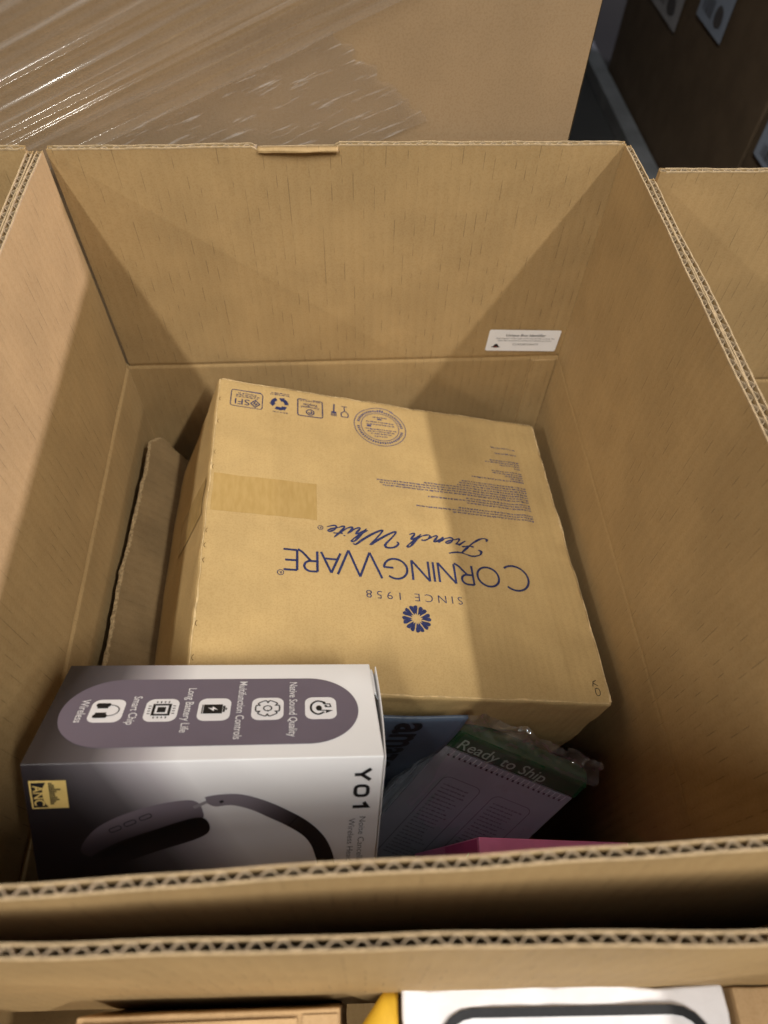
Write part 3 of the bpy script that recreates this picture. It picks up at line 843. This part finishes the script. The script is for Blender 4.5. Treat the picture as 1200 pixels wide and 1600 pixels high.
pm = plain('mauve_print', (0.150, 0.128, 0.172), 0.4, 0.45, 0.05, 20)
pr = Print(); pr.poly(rrect(0.0095, -0.0815, 0.1915, -0.0172, 0.0321, 16)); pr.build('pill_panel', pm, hp, lambda x, y: hp_top(x, y, 0.0003))
icons = ((0.1675, 'Native Sound Quality', 0.1500, 0.0535), (0.1340, 'Multifunction Controls', 0.1172, 0.0560), (0.1010, 'Long Battery Life', 0.0852, 0.0425), (0.0690, 'Smart Chip', 0.0528, 0.0270), (0.0366, 'Wireless', 0.0222, 0.0215))
for k, (cx, cap_, tx, tw) in enumerate(icons):
    tile = Print().poly(rrect(cx - 0.0100, -0.0597, cx + 0.0100, -0.0380, 0.0052)).build('icon_tile', M_WHITEINK, hp, lambda x, y: hp_top(x, y, 0.0005))
    pr = Print()
    if k == 0:
        pr.stroke(catmull([(0.0045, 0.0020), (0.0065, -0.002), (0.003, -0.0058), (-0.003, -0.0058), (-0.0065, -0.002), (-0.0048, 0.0030)], 6), 0.0013)
        pr.poly(arc(0.0005, -0.0012, 0.0026, 0.0019, 0, 360, 16)[:-1]); pr.stroke([(0.0028, -0.001), (0.0028, 0.0045)], 0.0008)
        pr.poly([(0.0028, 0.0078), (0.0024, 0.0036), (0.0056, 0.0030)])
        pr.stroke([(-0.0035, 0.0022), (-0.0035, 0.0058), (-0.0006, 0.0064), (-0.0006, 0.0034)], 0.0008)
        pr.poly(arc(-0.0044, 0.0022, 0.0012, 0.0009, 0, 360, 10)[:-1]); pr.poly(arc(-0.0014, 0.0033, 0.0011, 0.0009, 0, 360, 10)[:-1])
    elif k == 1:
        gp = []
        for q in range(6):
            for da, rr in ((-20, 0.0077), (20, 0.0077), (30, 0.0056)): 
                a = math.radians(60 * q + da + 30); gp.append((rr * math.cos(a), rr * math.sin(a)))
        pr.stroke(catmull(gp, 3, True), 0.0008, True); pr.stroke(arc(0, 0, 0.0025, 0.0025, 0, 360, 24), 0.0008, True)
    elif k == 2:
        pr.rect(-0.0044, -0.0066, 0.0044, 0.0050); pr.rect(-0.0030, 0.0054, 0.0030, 0.0066)
        pr.rect(-0.0010, 0.0069, 0.0010, 0.0078)
        pr.rect(-0.0044, -0.0076, 0.0044, -0.0071)
    elif k == 3:
        pr.stroke([(-0.0048, -0.0048), (0.0048, -0.0048), (0.0048, 0.0048), (-0.0048, 0.0048)], 0.0016, True)
        pr.rect(-0.0025, -0.0025, 0.0025, 0.0025)
        for q in (-0.0036, -0.0012, 0.0012, 0.0036):
            for s_ in (-1, 1):
                pr.stroke([(q, s_ * 0.0066), (q, s_ * 0.0082)], 0.0007); pr.stroke([(s_ * 0.0066, q), (s_ * 0.0082, q)], 0.0007)
    else:
        pr.stroke(arc(0, 0.0010, 0.0052, 0.0062, 0, 180, 20), 0.0006)
        for s_ in (-1, 1):
            pr.poly(rrect(min(s_ * 0.0036, s_ * 0.0070), -0.0072, max(s_ * 0.0036, s_ * 0.0070), 0.0012, 0.0012, 3))
            pr.rect(min(s_ * 0.0020, s_ * 0.0037), -0.0062, max(s_ * 0.0020, s_ * 0.0037), 0.0002)
    pr.build('icon_glyph', M_BLACK, tile, lambda x, y: (lambda c_: hp_top(c_[0], c_[1], 0.0008))((cx + y, -0.0488 - x)))
    if k == 2:
        Print().poly([(0.0012, 0.0024), (-0.0024, -0.0012), (-0.0003, -0.0010), (-0.0012, -0.0040), (0.0024, 0.0000), (0.0003, -0.0002)][::-1]).build('bolt_glyph', M_WHITEINK, tile, lambda x, y: hp_top(cx + y, -0.0488 - x, 0.0010))
    Print().text(cap_, 0.0072, (0, 0), 'CENTER', 0.004, width=tw).build('icon_caption', M_WHITEINK, hp, RT(tx - 0.0024, -0.0488))

# front face: badge, name, picture of the headphones
gold = plain('gold_foil', (0.62, 0.46, 0.16), 0.35, 0.5, 0.12, 40)
bd = Print().rect(0.0048, -0.0316, 0.0246, -0.0115).build('gold_badge', gold, hp, lambda x, y: hp_front(x, y, 0.0003))
pr = Print().rect(0.0058, -0.0306, 0.0136, -0.0127)
pr.build('badge_field', M_BLACK, bd, lambda x, y: hp_front(x, y, 0.0005))
Print().text('ANC', 0.0078, (0, 0), 'CENTER', 0.01, width=0.0145).build('badge_lettering', gold, bd, lambda x, y: hp_front(0.0068 + y, -0.0216 - x, 0.0009))
Print().poly(arc(0.0150, -0.0216, 0.0036, 0.0088, 90, 270, 16)).build('badge_disc', gold, bd, lambda x, y: hp_front(x, y, 0.0006))
pr = Print()
for r_, n_ in enumerate((2, 3, 3, 6, 4, 3, 3, 4, 5, 3, 2)):
    for q in range(n_ ): pr.rect(0.0152 + q * 0.00105, -0.0138 - r_ * 0.00145, 0.0152 + q * 0.00105 + 0.0008, -0.0138 - r_ * 0.00145 + 0.0011)
pr.build('badge_bars', M_BLACK, bd, lambda x, y: hp_front(x, y, 0.0007))
pr = Print()
pr.stroke([(0.0, 0.0095), (0.0042, 0.0042)], 0.0023); pr.stroke([(0.0084, 0.0095), (0.0042, 0.0042)], 0.0023); pr.stroke([(0.0042, 0.0050), (0.0042, 0.0)], 0.0023)
pr.stroke(rrect(0.0128, 0.0010, 0.0205, 0.0085, 0.0026, 5), 0.0022, True)
pr.stroke([(0.0255, 0.0066), (0.0290, 0.0088), (0.0290, 0.0)], 0.0023)
pr.build('model_name', M_BLACK, hp, RF(0.1868, -0.0088))
Print().text('Noise Cancelling', 0.0056, (0, 0), 'LEFT', -0.005, width=0.0415).build('product_line', M_GREYINK, hp, RF(0.1915, -0.0460))
Print().text('Wireless Headphones', 0.0056, (0, 0), 'LEFT', -0.005, width=0.0515).build('product_line', M_GREYINK, hp, RF(0.1850, -0.0472))

def shade_print(name, c0, c1, p0, p1):
    """printed picture tone running between two points of the box face"""
    m, nt, b = new_mat(name)
    tc = N(nt, 'ShaderNodeTexCoord')
    d = Vector((p1[0] - p0[0], 0, p1[1] - p0[1]))
    dot = N(nt, 'ShaderNodeVectorMath', operation='DOT_PRODUCT')
    nt.links.new(tc.outputs['Object'], dot.inputs[0])
    dot.inputs[1].default_value = d / d.length_squared
    t0 = Vector((p0[0] - L / 2, 0, F + p0[1])).dot(d / d.length_squared)
    f_ = ramp(nt, math_n(nt, 'SUBTRACT', dot.outputs['Value'], t0), 0, 1)
    nt.links.new(mixc(nt, f_, c0, c1), b.inputs['Base Color'])
    b.inputs['Roughness'].default_value = 0.38
    return m
cup_m = shade_print('printed_ear_cup', (0.22, 0.19, 0.235), (0.035, 0.029, 0.037), (0.075, -0.031), (0.080, -0.058))
cush_m = shade_print('printed_cushion', (0.004, 0.004, 0.005), (0.020, 0.016, 0.020), (0.060, -0.052), (0.068, -0.078))
band_m = shade_print('printed_headband', (0.22, 0.195, 0.235), (0.018, 0.014, 0.017), (0.118, -0.026), (0.158, -0.052))
pict = Print().poly(catmull([(0.028, -0.0640), (0.036, -0.0500), (0.050, -0.0400), (0.070, -0.0322), (0.088, -0.0288), (0.0955, -0.0305), (0.0985, -0.0370), (0.0975, -0.0440), (0.082, -0.0520), (0.060, -0.0600), (0.045, -0.0660), (0.034, -0.0700)], 6, True)).build('headphone_picture', cup_m, hp, lambda x, y: hp_front(x, y, 0.0003))
Print().poly(catmull([(0.0345, -0.0690), (0.050, -0.0590), (0.072, -0.0500), (0.090, -0.0432), (0.0985, -0.0425), (0.1022, -0.0480), (0.1010, -0.0545), (0.092, -0.0600), (0.070, -0.0680), (0.050, -0.0760), (0.040, -0.0770), (0.034, -0.0735)], 6, True)).build('cushion_picture', cush_m, pict, lambda x, y: hp_front(x, y, 0.0005))
outer = catmull([(0.1000, -0.0268), (0.1080, -0.0252), (0.1202, -0.0254), (0.1330, -0.0300), (0.1460, -0.0375), (0.1600, -0.0480), (0.1700, -0.0600), (0.1760, -0.0740), (0.1785, -0.0900), (0.1770, -0.1200)], 5)
inner = catmull([(0.1655, -0.1200), (0.1672, -0.0900), (0.1650, -0.0740), (0.1595, -0.0618), (0.1490, -0.0520), (0.1370, -0.0440), (0.1260, -0.0372), (0.1150, -0.0335), (0.1060, -0.0342), (0.1015, -0.0318)], 5)
o_ = outer; i_ = inner[::-1]
n_ = min(len(o_), len(i_))
pr = Print(); pr.v = [p for k in range(n_) for p in (o_[k], i_[k])]
pr.f = [(2 * k, 2 * k + 1, 2 * k + 3, 2 * k + 2) for k in range(n_ - 1)]
pr.build('headband_picture', band_m, pict, lambda x, y: hp_front(x, y, 0.0004))
Print().stroke([(0.0935, -0.0345), (0.1035, -0.0292)], 0.0022).build('hinge_picture', plain('printed_steel', (0.30, 0.28, 0.31), 0.4, 0.4), pict, lambda x, y: hp_front(x, y, 0.00035))
pr = Print()
for cx, cy in ((0.0486, -0.0488), (0.0571, -0.0446), (0.0660, -0.0404)):
    c, s_ = math.cos(0.44), math.sin(0.44)
    Print().stroke([(cx + px * c - py * s_, cy + px * s_ + py * c) for px, py in rrect(-0.0036, -0.0015, 0.0036, 0.0015, 0.0014, 4)], 0.00055, True).build('button_picture', M_BLACK, pict, lambda x, y: hp_front(x, y, 0.00055))
pr = Print()
pr.stroke([(0.1085, -0.0310), (0.1105, -0.0300)], 0.0018)
pr.build('pivot_picture', M_BLACK, pict, lambda x, y: hp_front(x, y, 0.00055))
Print().stroke([(0.1545, -0.0435), (0.1485, -0.0515)], 0.0005).build('seam_picture', M_BLACK, pict, lambda x, y: hp_front(x, y, 0.00055))

# ------------------------------------------------------------------ box identifier label on the rear flap
lab = empty('x')
bpy.data.objects.remove(lab)
lb_c = Vector((0.3622, 0.0, 0.62 - 0.1786))
lang = math.radians(-2.6)
def lbl(x, y, lift=0.0012):
    c, s_ = math.cos(lang), math.sin(lang)
    return (lb_c.x + x * c - y * s_, -lift, lb_c.z + x * s_ + y * c)
lbo = Print().poly(rrect(-0.0332, -0.0125, 0.0332, 0.0125, 0.0018)).build('identifier_label', M_WHITE, main, lambda x, y: lbl(x, y, 0.0012))
pr = Print()
pr.text('Unique Box Identifier', 0.0042, (0.0015, 0.0050), 'CENTER', 0.012, 0.12, width=0.037)
pr.text('A photograph of the inside of this box and the contents has', 0.0022, (0.0015, 0.0020), 'CENTER', 0.0, 0.15, width=0.0545)
pr.text('been documented for quality and identity purposes', 0.0022, (0.0015, -0.0005), 'CENTER', 0.0, 0.15, width=0.0500)
pr.text('CLA5287236039', 0.0031, (0.0030, -0.0052), 'CENTER', 0.0, 0.12, width=0.0240)
pr.build('label_lettering', M_GREYINK, lbo, lambda x, y: lbl(x, y, 0.0014))
pr = Print().poly(catmull([(-0.0285, -0.0076), (-0.0265, -0.0066), (-0.0255, -0.0045), (-0.0242, -0.0040), (-0.0229, -0.0045), (-0.0219, -0.0066), (-0.0199, -0.0076), (-0.0242, -0.0086)], 4, True))
pr.build('label_emblem', M_BLACK, lbo, lambda x, y: lbl(x, y, 0.0014))
pr = Print().rect(-0.0259, -0.0080, -0.0225, -0.0069)
pr.build('emblem_band', plain('dull_red_ink', (0.25, 0.06, 0.05)), lbo, lambda x, y: lbl(x, y, 0.0016))

# ------------------------------------------------------------------ blue mailer standing against the printed box
mailer = empty('blue_mailer', (0.205, 0.1085, -0.195), (math.radians(-2.0), math.radians(13.5), 0), 'dull blue mailer with dark lettering standing between headphone box and printed box', 'mailer')
mm = plain('blue_mailer_film', (0.062, 0.085, 0.125), 0.42, 0.45, 0.12, 25, bump=0.6)
mb = MB()
def mlf(x, z, side):
    e = max(0, 1 - (abs(x - 0.0) / 0.098) ** 8) * max(0, 1 - (abs(z + 0.09) / 0.0925) ** 8)
    wob = 0.0015 * nz(x * 22, z * 22, 4)
    return (x, side * (0.0035 * e + 0.0003) + wob, z)
mb.slab(lambda x, z: mlf(x, z, -1), lambda x, z: mlf(x, z, 1), lin(-0.095, 0.070, 40), lin(-0.18, 0.0, 36))
link('mailer_pouch', mb.me('mailer_pouch'), mm, mailer, smooth=True)
pr = Print().text('amazon', 0.0385, (0, 0), 'LEFT', 0.025, 0, 1.02)
pr.build('mailer_lettering', M_BLACK, mailer, lambda x, y: (lambda p: (p[0], p[1] - 0.0005, p[2]))(mlf(0.0215 + y, -0.0045 - x, -1)))

# ------------------------------------------------------------------ shrink-wrapped spiral notebook
TL = Vector((0.2635, 0.1075, -0.268))
U = Vector((0.095, -0.031, -0.045)).normalized()
V0 = Vector((-0.0544, -0.0371, -0.085))
V = (V0 - U * V0.dot(U)).normalized()
NN = U.cross(-V).normalized()
NBW, NBH, NBT = 0.118, 0.165, 0.020
nb_m = Matrix((U, -V, NN)).transposed().to_4x4()
nb = empty('spiral_notebook', mat=Matrix.Translation(TL + V * NBH - NN * NBT) @ nb_m, label='pale spiral notebook with green header in clear film, beside the pink box', cat='notebook')
# local: x along the top edge, y from foot (0) to head (NBH), z up to NBT at the cover
paper = plain('notebook_paper', (0.47, 0.47, 0.52), 0.45, 0.3, 0.04, 40)
pages = MB()
for k in range(22):
    z0 = NBT * k / 23; z1 = z0 + NBT / 23 * 0.8
    pages.box(0.0003 * random.random(), NBW - 0.0004 * random.random(), 0.0006 * random.random(), NBH - 0.004, z0, z1)
link('page_block', pages.me('page_block'), plain('page_edges', (0.80, 0.80, 0.84), 0.7, 0.2, 0.05, 200), nb)
mb = MB(); mb.slab(lambda x, y: (x, y, NBT + 0.0002), lambda x, y: (x, y, NBT - 0.0006), lin(-0.0005, NBW + 0.0005, 8), lin(-0.0005, NBH - 0.003, 10))
link('cover', mb.me('cover'), paper, nb)
green = plain('green_header', (0.008, 0.082, 0.028), 0.4, 0.45, 0.1, 40)
mb = MB()
def hdr(x, a):
    # card folded round the head of the book
    if a < 0.5: return (x, NBH - 0.001 + 0.015 * (a / 0.5), NBT + 0.0008 + 0.0004 * nz(x * 60, a * 4))
    t_ = (a - 0.5) / 0.5
    return (x, NBH + 0.014 + 0.0045 * math.sin(t_ * math.pi), NBT + 0.0008 - (NBT + 0.001) * t_)
mb.grid(hdr, lin(-0.001, NBW + 0.001, 40), lin(0, 1, 16))
link('header_card', mb.me('header_card'), green, nb, smooth=True)
pr = Print().text('Ready to Ship', 0.0125, (0, 0), 'LEFT', 0.004, 0.12, width=0.078)
def hdr_p(x, y):
    a = 0.06 + y / 0.0125 * 0.50
    p = hdr(x, min(0.98, a)); return (p[0], p[1] + 0.0003, p[2] + 0.0006)
pr.build('header_lettering', plain('pale_green_ink', (0.50, 0.60, 0.50), 0.4), nb, lambda x, y: hdr_p(x + 0.008, y))
wire = plain('spiral_wire', (0.80, 0.80, 0.82), 0.35, 0.5, 0.1, 50)
mb = MB()
hol = MB()
for k in range(22):
    x = 0.008 + k * 0.0049
    hol.box(x - 0.0009, x + 0.0009, NBH - 0.0105, NBH - 0.0085, NBT + 0.0001, NBT + 0.0004)
    for i in range(12):
        a0, a1 = math.radians(-20 + 150 * i / 12), math.radians(-20 + 150 * (i + 1) / 12)
        q = lambda a, dx, r: (x + dx + 0.001 * (a / 2), NBH - 0.0055 - r * math.cos(a), NBT + 0.0002 + r * 0.35 * math.sin(a))
        o = len(mb.v)
        mb.v += [q(a0, -0.0005, 0.004), q(a0, 0.0005, 0.004), q(a1, 0.0005, 0.004), q(a1, -0.0005, 0.004)]
        mb.f.append((o, o + 1, o + 2, o + 3))
link('wire_binding', mb.me('wire_binding'), wire, nb)
link('punched_holes', hol.me('punched_holes'), M_BLACK, nb)
pr = Print(); 
for x0, x1 in ((0.018, 0.052), (0.064, 0.100)):
    pr.stroke(rrect(x0, 0.020, x1, NBH - 0.030, 0.006), 0.0006, True)
    for i in range(22):
        pr.words(x0 + 0.004, x1 - 0.004 - rn.uniform(0, 0.008), NBH - 0.040 - i * 0.0046, 0.0016, rn)
pr.build('cover_print', plain('cover_ink', (0.16, 0.15, 0.17), 0.6), nb, lambda x, y: (x, y, NBT + 0.0005))
clear = film_mat('clear_shrink_film', 0.14, (5, 9, 1), 0.8, 0.10)
def uvgrid(name, fn, us, vs_, mat, parent, smooth=True):
    v, f, uv = [], [], []
    n = len(vs_)
    for u in us:
        for w in vs_: v.append(fn(u, w)); uv.append((u, w))
    for i in range(len(us) - 1):
        for j in range(n - 1): f.append((i * n + j, (i + 1) * n + j, (i + 1) * n + j + 1, i * n + j + 1))
    return link(name, mesh(name, v, f, uv), mat, parent, smooth=smooth)
def bag(u, w):
    x = -0.004 + (NBW + 0.008) * u
    y = -0.002 + (NBH + 0.021) * w
    z = NBT + 0.0030 + 0.0012 * nz(u * 9, w * 9) + 0.0008 * nz(u * 30, w * 5) + 0.0016 * abs(nz(u * 6 + w * 5, w * 3, 8))
    return (x, y, z - 0.006 * max(0, (0.06 - min(u, 1 - u)) / 0.06))
uvgrid('clear_film', bag, lin(0, 1, 90), lin(0, 1, 60), clear, nb)
def crest(u, t_):
    x = -0.004 + (NBW + 0.008) * u + 0.004 * nz(u * 5, t_ * 2)
    y = NBH + 0.019 + (0.018 + 0.007 * nz(u * 6, 1)) * t_
    z = NBT + 0.0030 - 0.008 * t_ + (0.007 * nz(u * 7, t_ * 3) + 0.003 * nz(u * 26, t_ * 4)) * t_
    return (x, y, z)
uvgrid('film_crest', crest, lin(0, 1, 120), lin(0, 1, 20), film_mat('clear_film_crest', 0.15, (5, 3, 1), 1.3, 0.12, 0.25, 0.75), nb)
def side(u, w):
    z = (NBT + 0.0022) * (1 - w) - 0.002 * w
    return (-0.0028 - 0.0022 * math.sin(math.pi * w) + 0.0006 * nz(u * 30, w * 3), -0.002 + (NBH + 0.012) * u, z)
uvgrid('film_side', side, lin(0, 1, 60), lin(0, 1, 8), film_mat('clear_film_fold', 0.5, (3, 5, 1), 0.9, 0.14, 0.3, 0.7), nb)

# ------------------------------------------------------------------ pink box
pk_r = Matrix.Rotation(math.radians(-2), 4, 'Z') @ Matrix.Rotation(math.radians(19.5), 4, 'Y') @ Matrix.Rotation(math.radians(2), 4, 'X')
PW, PD, PH = 0.122, 0.062, 0.11
pk_a = Vector((0.2762, 0.0397, -0.250))
pk = empty('pink_box', mat=Matrix.Translation(pk_a + pk_r.to_3x3() @ Vector((PW / 2, -PD / 2, -PH))) @ pk_r, label='small magenta pink box peeking above the front flap inside the large carton', cat='box')
me, pk_def = soft_box(PW, PD, PH, 0.0008, 0.02, 3.0, amp=0.0002, edge=0.0001)
link('carton_body', me, plain('magenta_card', (0.92, 0.27, 0.54), 0.45, 0.4, 0.05, 40), pk, smooth=True)
Print().rect(-PD / 2 + 0.003, 0.0, PD / 2 - 0.001, 0.05).build('side_panel', plain('deep_magenta_print', (0.74, 0.12, 0.36), 0.45), pk, lambda x, y: (-PW / 2 - 0.0004, x, PH - 0.0025 - y))
Print().text('WO', 0.014, (0, 0), 'LEFT', 0.0, 0).build('side_lettering', M_WHITEINK, pk, lambda x, y: (-PW / 2 - 0.0008, PD / 2 - 0.008 - x, PH - 0.024 + y))

# ------------------------------------------------------------------ contents of the foreground carton
def small_box(name, label, loc, rz, w, d, h, mat, cat, seed=1.0, r=0.0012, amp=0.0004, edge=0.0006):
    t = empty(name, loc, (0, 0, rz), label, cat)
    me, df = soft_box(w, d, h, r, 0.01, seed, amp, edge)
    link('box_body', me, mat, t, smooth=True)
    return t, df
t, df = small_box('small_kraft_box', 'small kraft box with a folded lid edge in the foreground carton beside the yellow envelope', (0.1235, -0.0915, -0.285), math.radians(-1.6), 0.119, 0.10, 0.150, M_SMALLK, 'box', 6.0)
mb = MB()
mb.slab(lambda x, y: (x, y, 0.1512 + 0.0022 * (0.5 - x / 0.119) + 0.0004 * nz(x * 50, y * 50)), lambda x, y: (x, y, 0.1504), lin(-0.057, 0.040, 14), lin(-0.02, 0.0465, 8))
link('lid_flap', mb.me('lid_flap'), M_SMALLK, t)
mb = MB(); mb.slab(lambda x, y: (x, y, 0.1508 + 0.0006 * math.sin((y + 0.05) * 30)), lambda x, y: (x, y, 0.1502), lin(0.0425, 0.0585, 5), lin(-0.045, 0.0475, 8))
link('lid_tab', mb.me('lid_tab'), M_SMALLK, t)

wb_m = plain('white_poly_card', (0.74, 0.72, 0.74), 0.5, 0.35, 0.05, 60, bump=0.8)
t, df = small_box('white_box', 'white box with a thick black rounded outline in the foreground carton', (0.2855, -0.1215, -0.28), math.radians(-2.6), 0.150, 0.160, 0.145, wb_m, 'box', 2.0, 0.002, 0.0009, 0.0034)
Print().stroke(catmull(rrect(-0.0600, -0.0715, 0.0640, 0.0705, 0.016, 5), 1, True), 0.0038, True).build('black_outline', M_BLACK, t, lambda x, y: (lambda p: (x, y, p[2] + 0.0022))(df((max(-0.06, min(0.06, x)), max(-0.066, min(0.066, y)), 0.145))))
ye = empty('yellow_envelope', (0.1945, -0.0885, -0.143), (0, math.radians(-4), math.radians(-3)), 'yellow padded envelope with a slanted corner beside the white box in the foreground carton', 'envelope')
mb = MB()
def env(x, k, s):
    top = 0.050 - max(0.0, 0.0075 - x) * 1.25
    y = -0.05 + (top + 0.05) * k
    e = max(0, 1 - (abs(x) / 0.0161) ** 6) * max(0, 1 - (abs(k - 0.5) / 0.505) ** 10)
    return (x, y, s * (0.005 * e + 0.0004) + 0.0008 * nz(x * 60, y * 60))
mb.slab(lambda x, k: env(x, k, 1), lambda x, k: env(x, k, -1), lin(-0.016, 0.0145, 18), lin(0, 1, 30))
link('envelope_pouch', mb.me('envelope_pouch'), plain('yellow_kraft_paper', (0.62, 0.36, 0.025), 0.6, 0.3, 0.08, 60, bump=0.5), ye, smooth=True)
small_box('tall_kraft_box', 'plain kraft box at the right-hand end of the foreground carton beside the white box', (0.3865, -0.0965, -0.27), math.radians(-2.4), 0.0400, 0.098, 0.135, M_SMALLK, 'box', 12.0)

# ------------------------------------------------------------------ stretch-wrapped bulk carton behind
bulk = empty('wrapped_bulk_carton', (-0.11, 1.0, -0.62), (0, 0, 0), 'tall plain kraft bulk carton with creased clear stretch film, standing behind the large carton', 'carton')
BX0, BX1 = -0.85, 0.4745     # local x of the left and right sides (world -0.96 .. 0.3645)
mb = MB()
def bulk_face(x, z): return (x, -0.543 + 0.0012 * nz(x * 8, z * 8, 1), z)
mb.grid(bulk_face, lin(BX0, BX1 - 0.001, 60), lin(0, 2.3, 100))
mb.grid(lambda y, z: (BX1 + 0.0007 * nz(y * 8, z * 8, 3), y, z), lin(-0.542, 0.75, 20), lin(0, 2.3, 40))
mb.grid(lambda x, y: (x, y, 2.3), lin(BX0, BX1, 10), lin(-0.543, 0.75, 10))
mb.grid(lambda y, z: (BX0, -y, z), lin(-0.75, 0.543, 6), lin(0, 2.3, 10))
mb.grid(lambda x, z: (x, 0.75, z), lin(BX0, BX1, 6)[::-1], lin(0, 2.3, 10))
bo = link('carton_body', mb.me('carton_body'), M_BULK, bulk)
# film: pleats run up to the right at about 23 degrees
dv = Vector((math.cos(math.radians(22.7)), math.sin(math.radians(22.7))))
pleats = []
rr = random.Random(12)
# distance q is measured at right angles to the pleats; q=0 is the film's lower border
for q, hgt, wdt in ((0.0016, 0.0026, 0.0018), (0.0085, 0.0006, 0.0018), (0.014, 0.0010, 0.0016), (0.0225, 0.0022, 0.0017), (0.0285, 0.0024, 0.0020), (0.0345, 0.0007, 0.0015),
                    (0.041, 0.0012, 0.0018), (0.0475, 0.0009, 0.0014), (0.054, 0.0018, 0.0017), (0.062, 0.0008, 0.0020), (0.069, 0.0012, 0.0018), (0.078, 0.0012, 0.0015)):
    pleats.append((q, hgt, wdt, rr.uniform(0, 50)))
def film_pt(p, q):
    wx = -0.0317 * 0 + 0.0317 + p * dv.x - q * dv.y
    wz = -0.0037 + p * dv.y + q * dv.x
    hh = 0.0009 + 0.0004 * nz(p * 2.5, q * 110, 2) + 0.00006 * nz(p * 4, q * 420, 5)
    for q0, hg, wd_, sd in pleats:
        qq = q0 + 0.0030 * nz(p * 2.2, sd, 1) + 0.0003 * nz(p * 7, sd, 2)
        a = max(0.0, 0.62 + 0.8 * nz(p * 3.5 + sd, sd * 2, 6))
        hh += (3.2 if hg > 0.0014 else 1.2) * hg * a * math.exp(-((q - qq) / wd_) ** 2)
    return (wx + 0.11, -0.5455 - hh, wz + 0.62)
film1 = film_mat('stretch_film', 0.26, (2.2, 110, 1), 0.30, 0.12, 0.50, 0.78)
uvgrid('stretch_film', film_pt, lin(-0.16, 0.30, 130), lin(0.0, 0.11, 520), film1, bulk)
film2 = film_mat('stretch_film_scuffed', 0.34, (30, 330, 1), 0.1, 0.25, 0.55, 0.75)
def film_pt2(p, q):
    wx = 0.0317 + p * dv.x - q * dv.y
    wz = -0.0037 + p * dv.y + q * dv.x
    return (wx + 0.11, -0.5450 - 0.0006 - 0.0005 * nz(p * 40, q * 90, 7), wz + 0.62)
def patch(u, w):
    # cling patch ending in a slanted tail
    q = -0.075 * w
    pend = 0.178 - 0.36 * (-q) + 0.006 * nz(q * 120, 3) + 0.003 * nz(q * 400, 8)
    pp = -0.05 + (pend + 0.05) * u + 0.9 * (-q) * u
    return film_pt2(pp, q)
v, f, uv = [], [], []
nu, nw = 120, 60
for i in range(nu + 1):
    for j in range(nw + 1):
        u, w = i / nu, j / nw
        v.append(patch(u, w)); uv.append((u * 0.25, -0.075 * w))
for i in range(nu):
    for j in range(nw): f.append((i * (nw + 1) + j, i * (nw + 1) + j + 1, (i + 1) * (nw + 1) + j + 1, (i + 1) * (nw + 1) + j))
link('film_tail', mesh('film_tail', v, f, uv), film2, bulk, smooth=True)

# ------------------------------------------------------------------ dark aisle at the right: cartons, labels, rail
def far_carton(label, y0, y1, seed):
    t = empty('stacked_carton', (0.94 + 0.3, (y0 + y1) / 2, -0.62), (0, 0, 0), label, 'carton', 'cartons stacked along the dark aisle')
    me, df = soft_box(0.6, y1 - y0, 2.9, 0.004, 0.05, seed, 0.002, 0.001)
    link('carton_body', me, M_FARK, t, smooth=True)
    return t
fc1 = far_carton('brown carton with two labels in the dark aisle, the farther one', 1.163, 1.95, 1.0)
fc2 = far_carton('brown carton with one label in the dark aisle, the nearer one', 0.52, 1.157, 2.0)
bl_m = plain('bluish_label_paper', (0.30, 0.36, 0.47), 0.5, 0.3, 0.03, 30)
def far_label(parent, ymid, y0, y1, z0, z1, mat, rnd):
    P_ = lambda y, z, l: (-0.3045 - l, y - ymid, z + 0.62)
    lo = Print().poly(rrect(0, 0, y1 - y0, z1 - z0, 0.004, 3)).build('shipping_label', mat, parent, lambda x, y: P_(y1 - x, z0 + y, 0))
    pr = Print(); w, h = y1 - y0, z1 - z0
    for i in range(9):
        x_ = w * 0.10
        while x_ < w * 0.86:
            l_ = w * rnd.uniform(0.03, 0.12)
            if rnd.random() < 0.72: pr.rect(x_, h * (0.52 + 0.05 * i), min(w * 0.9, x_ + l_), h * (0.545 + 0.05 * i))
            x_ += l_ + w * 0.015
    pr.build('label_print', M_GREYINK, lo, lambda x, y: P_(y1 - x, z0 + y, 0.001)); pr = Print()
    pr.poly(catmull([(w * 0.60, h * 0.14), (w * 0.70, h * 0.10), (w * 0.84, h * 0.17), (w * 0.80, h * 0.33), (w * 0.66, h * 0.36), (w * 0.58, h * 0.25)], 4, True))
    pr.build('label_mark', M_GREYINK, lo, lambda x, y: P_(y1 - x, z0 + y, 0.001)); pr = Print()
    for i in range(16): pr.rect(w * (0.12 + 0.024 * i), h * 0.12, w * (0.12 + 0.024 * i + rnd.uniform(0.006, 0.018)), h * 0.34)
    pr.build('label_barcode', M_GREYINK, lo, lambda x, y: P_(y1 - x, z0 + y, 0.001))
ra = random.Random(3)
far_label(fc1, 1.5565, 1.608, 1.80, -0.385, -0.25, plain('grey_label_paper', (0.36, 0.36, 0.38)), ra)
far_label(fc1, 1.5565, 1.395, 1.535, -0.322, -0.19, bl_m, ra)
far_label(fc2, 0.8385, 0.96, 1.13, -0.385, -0.30, bl_m, ra)
mb = MB()
mb.slab(lambda x, y: (x, y, 0.028 - 0.002 * abs(x) / 0.02), lambda x, y: (x, y, 0.0), lin(-0.023, 0.023, 8), lin(-0.6, 1.6, 20))
mb.box(-0.0232, -0.0212, -0.6, 1.6, 0.0, 0.034)
rail = link('steel_rail', mb.me('steel_rail'), plain('grey_painted_steel', (0.17, 0.175, 0.18), 0.5, 0.4, 0.2, 12), None, (0.912, 1.0, -0.624))
tag(rail, 'grey steel floor rail running along the dark aisle beside the stacked cartons', 'rail')
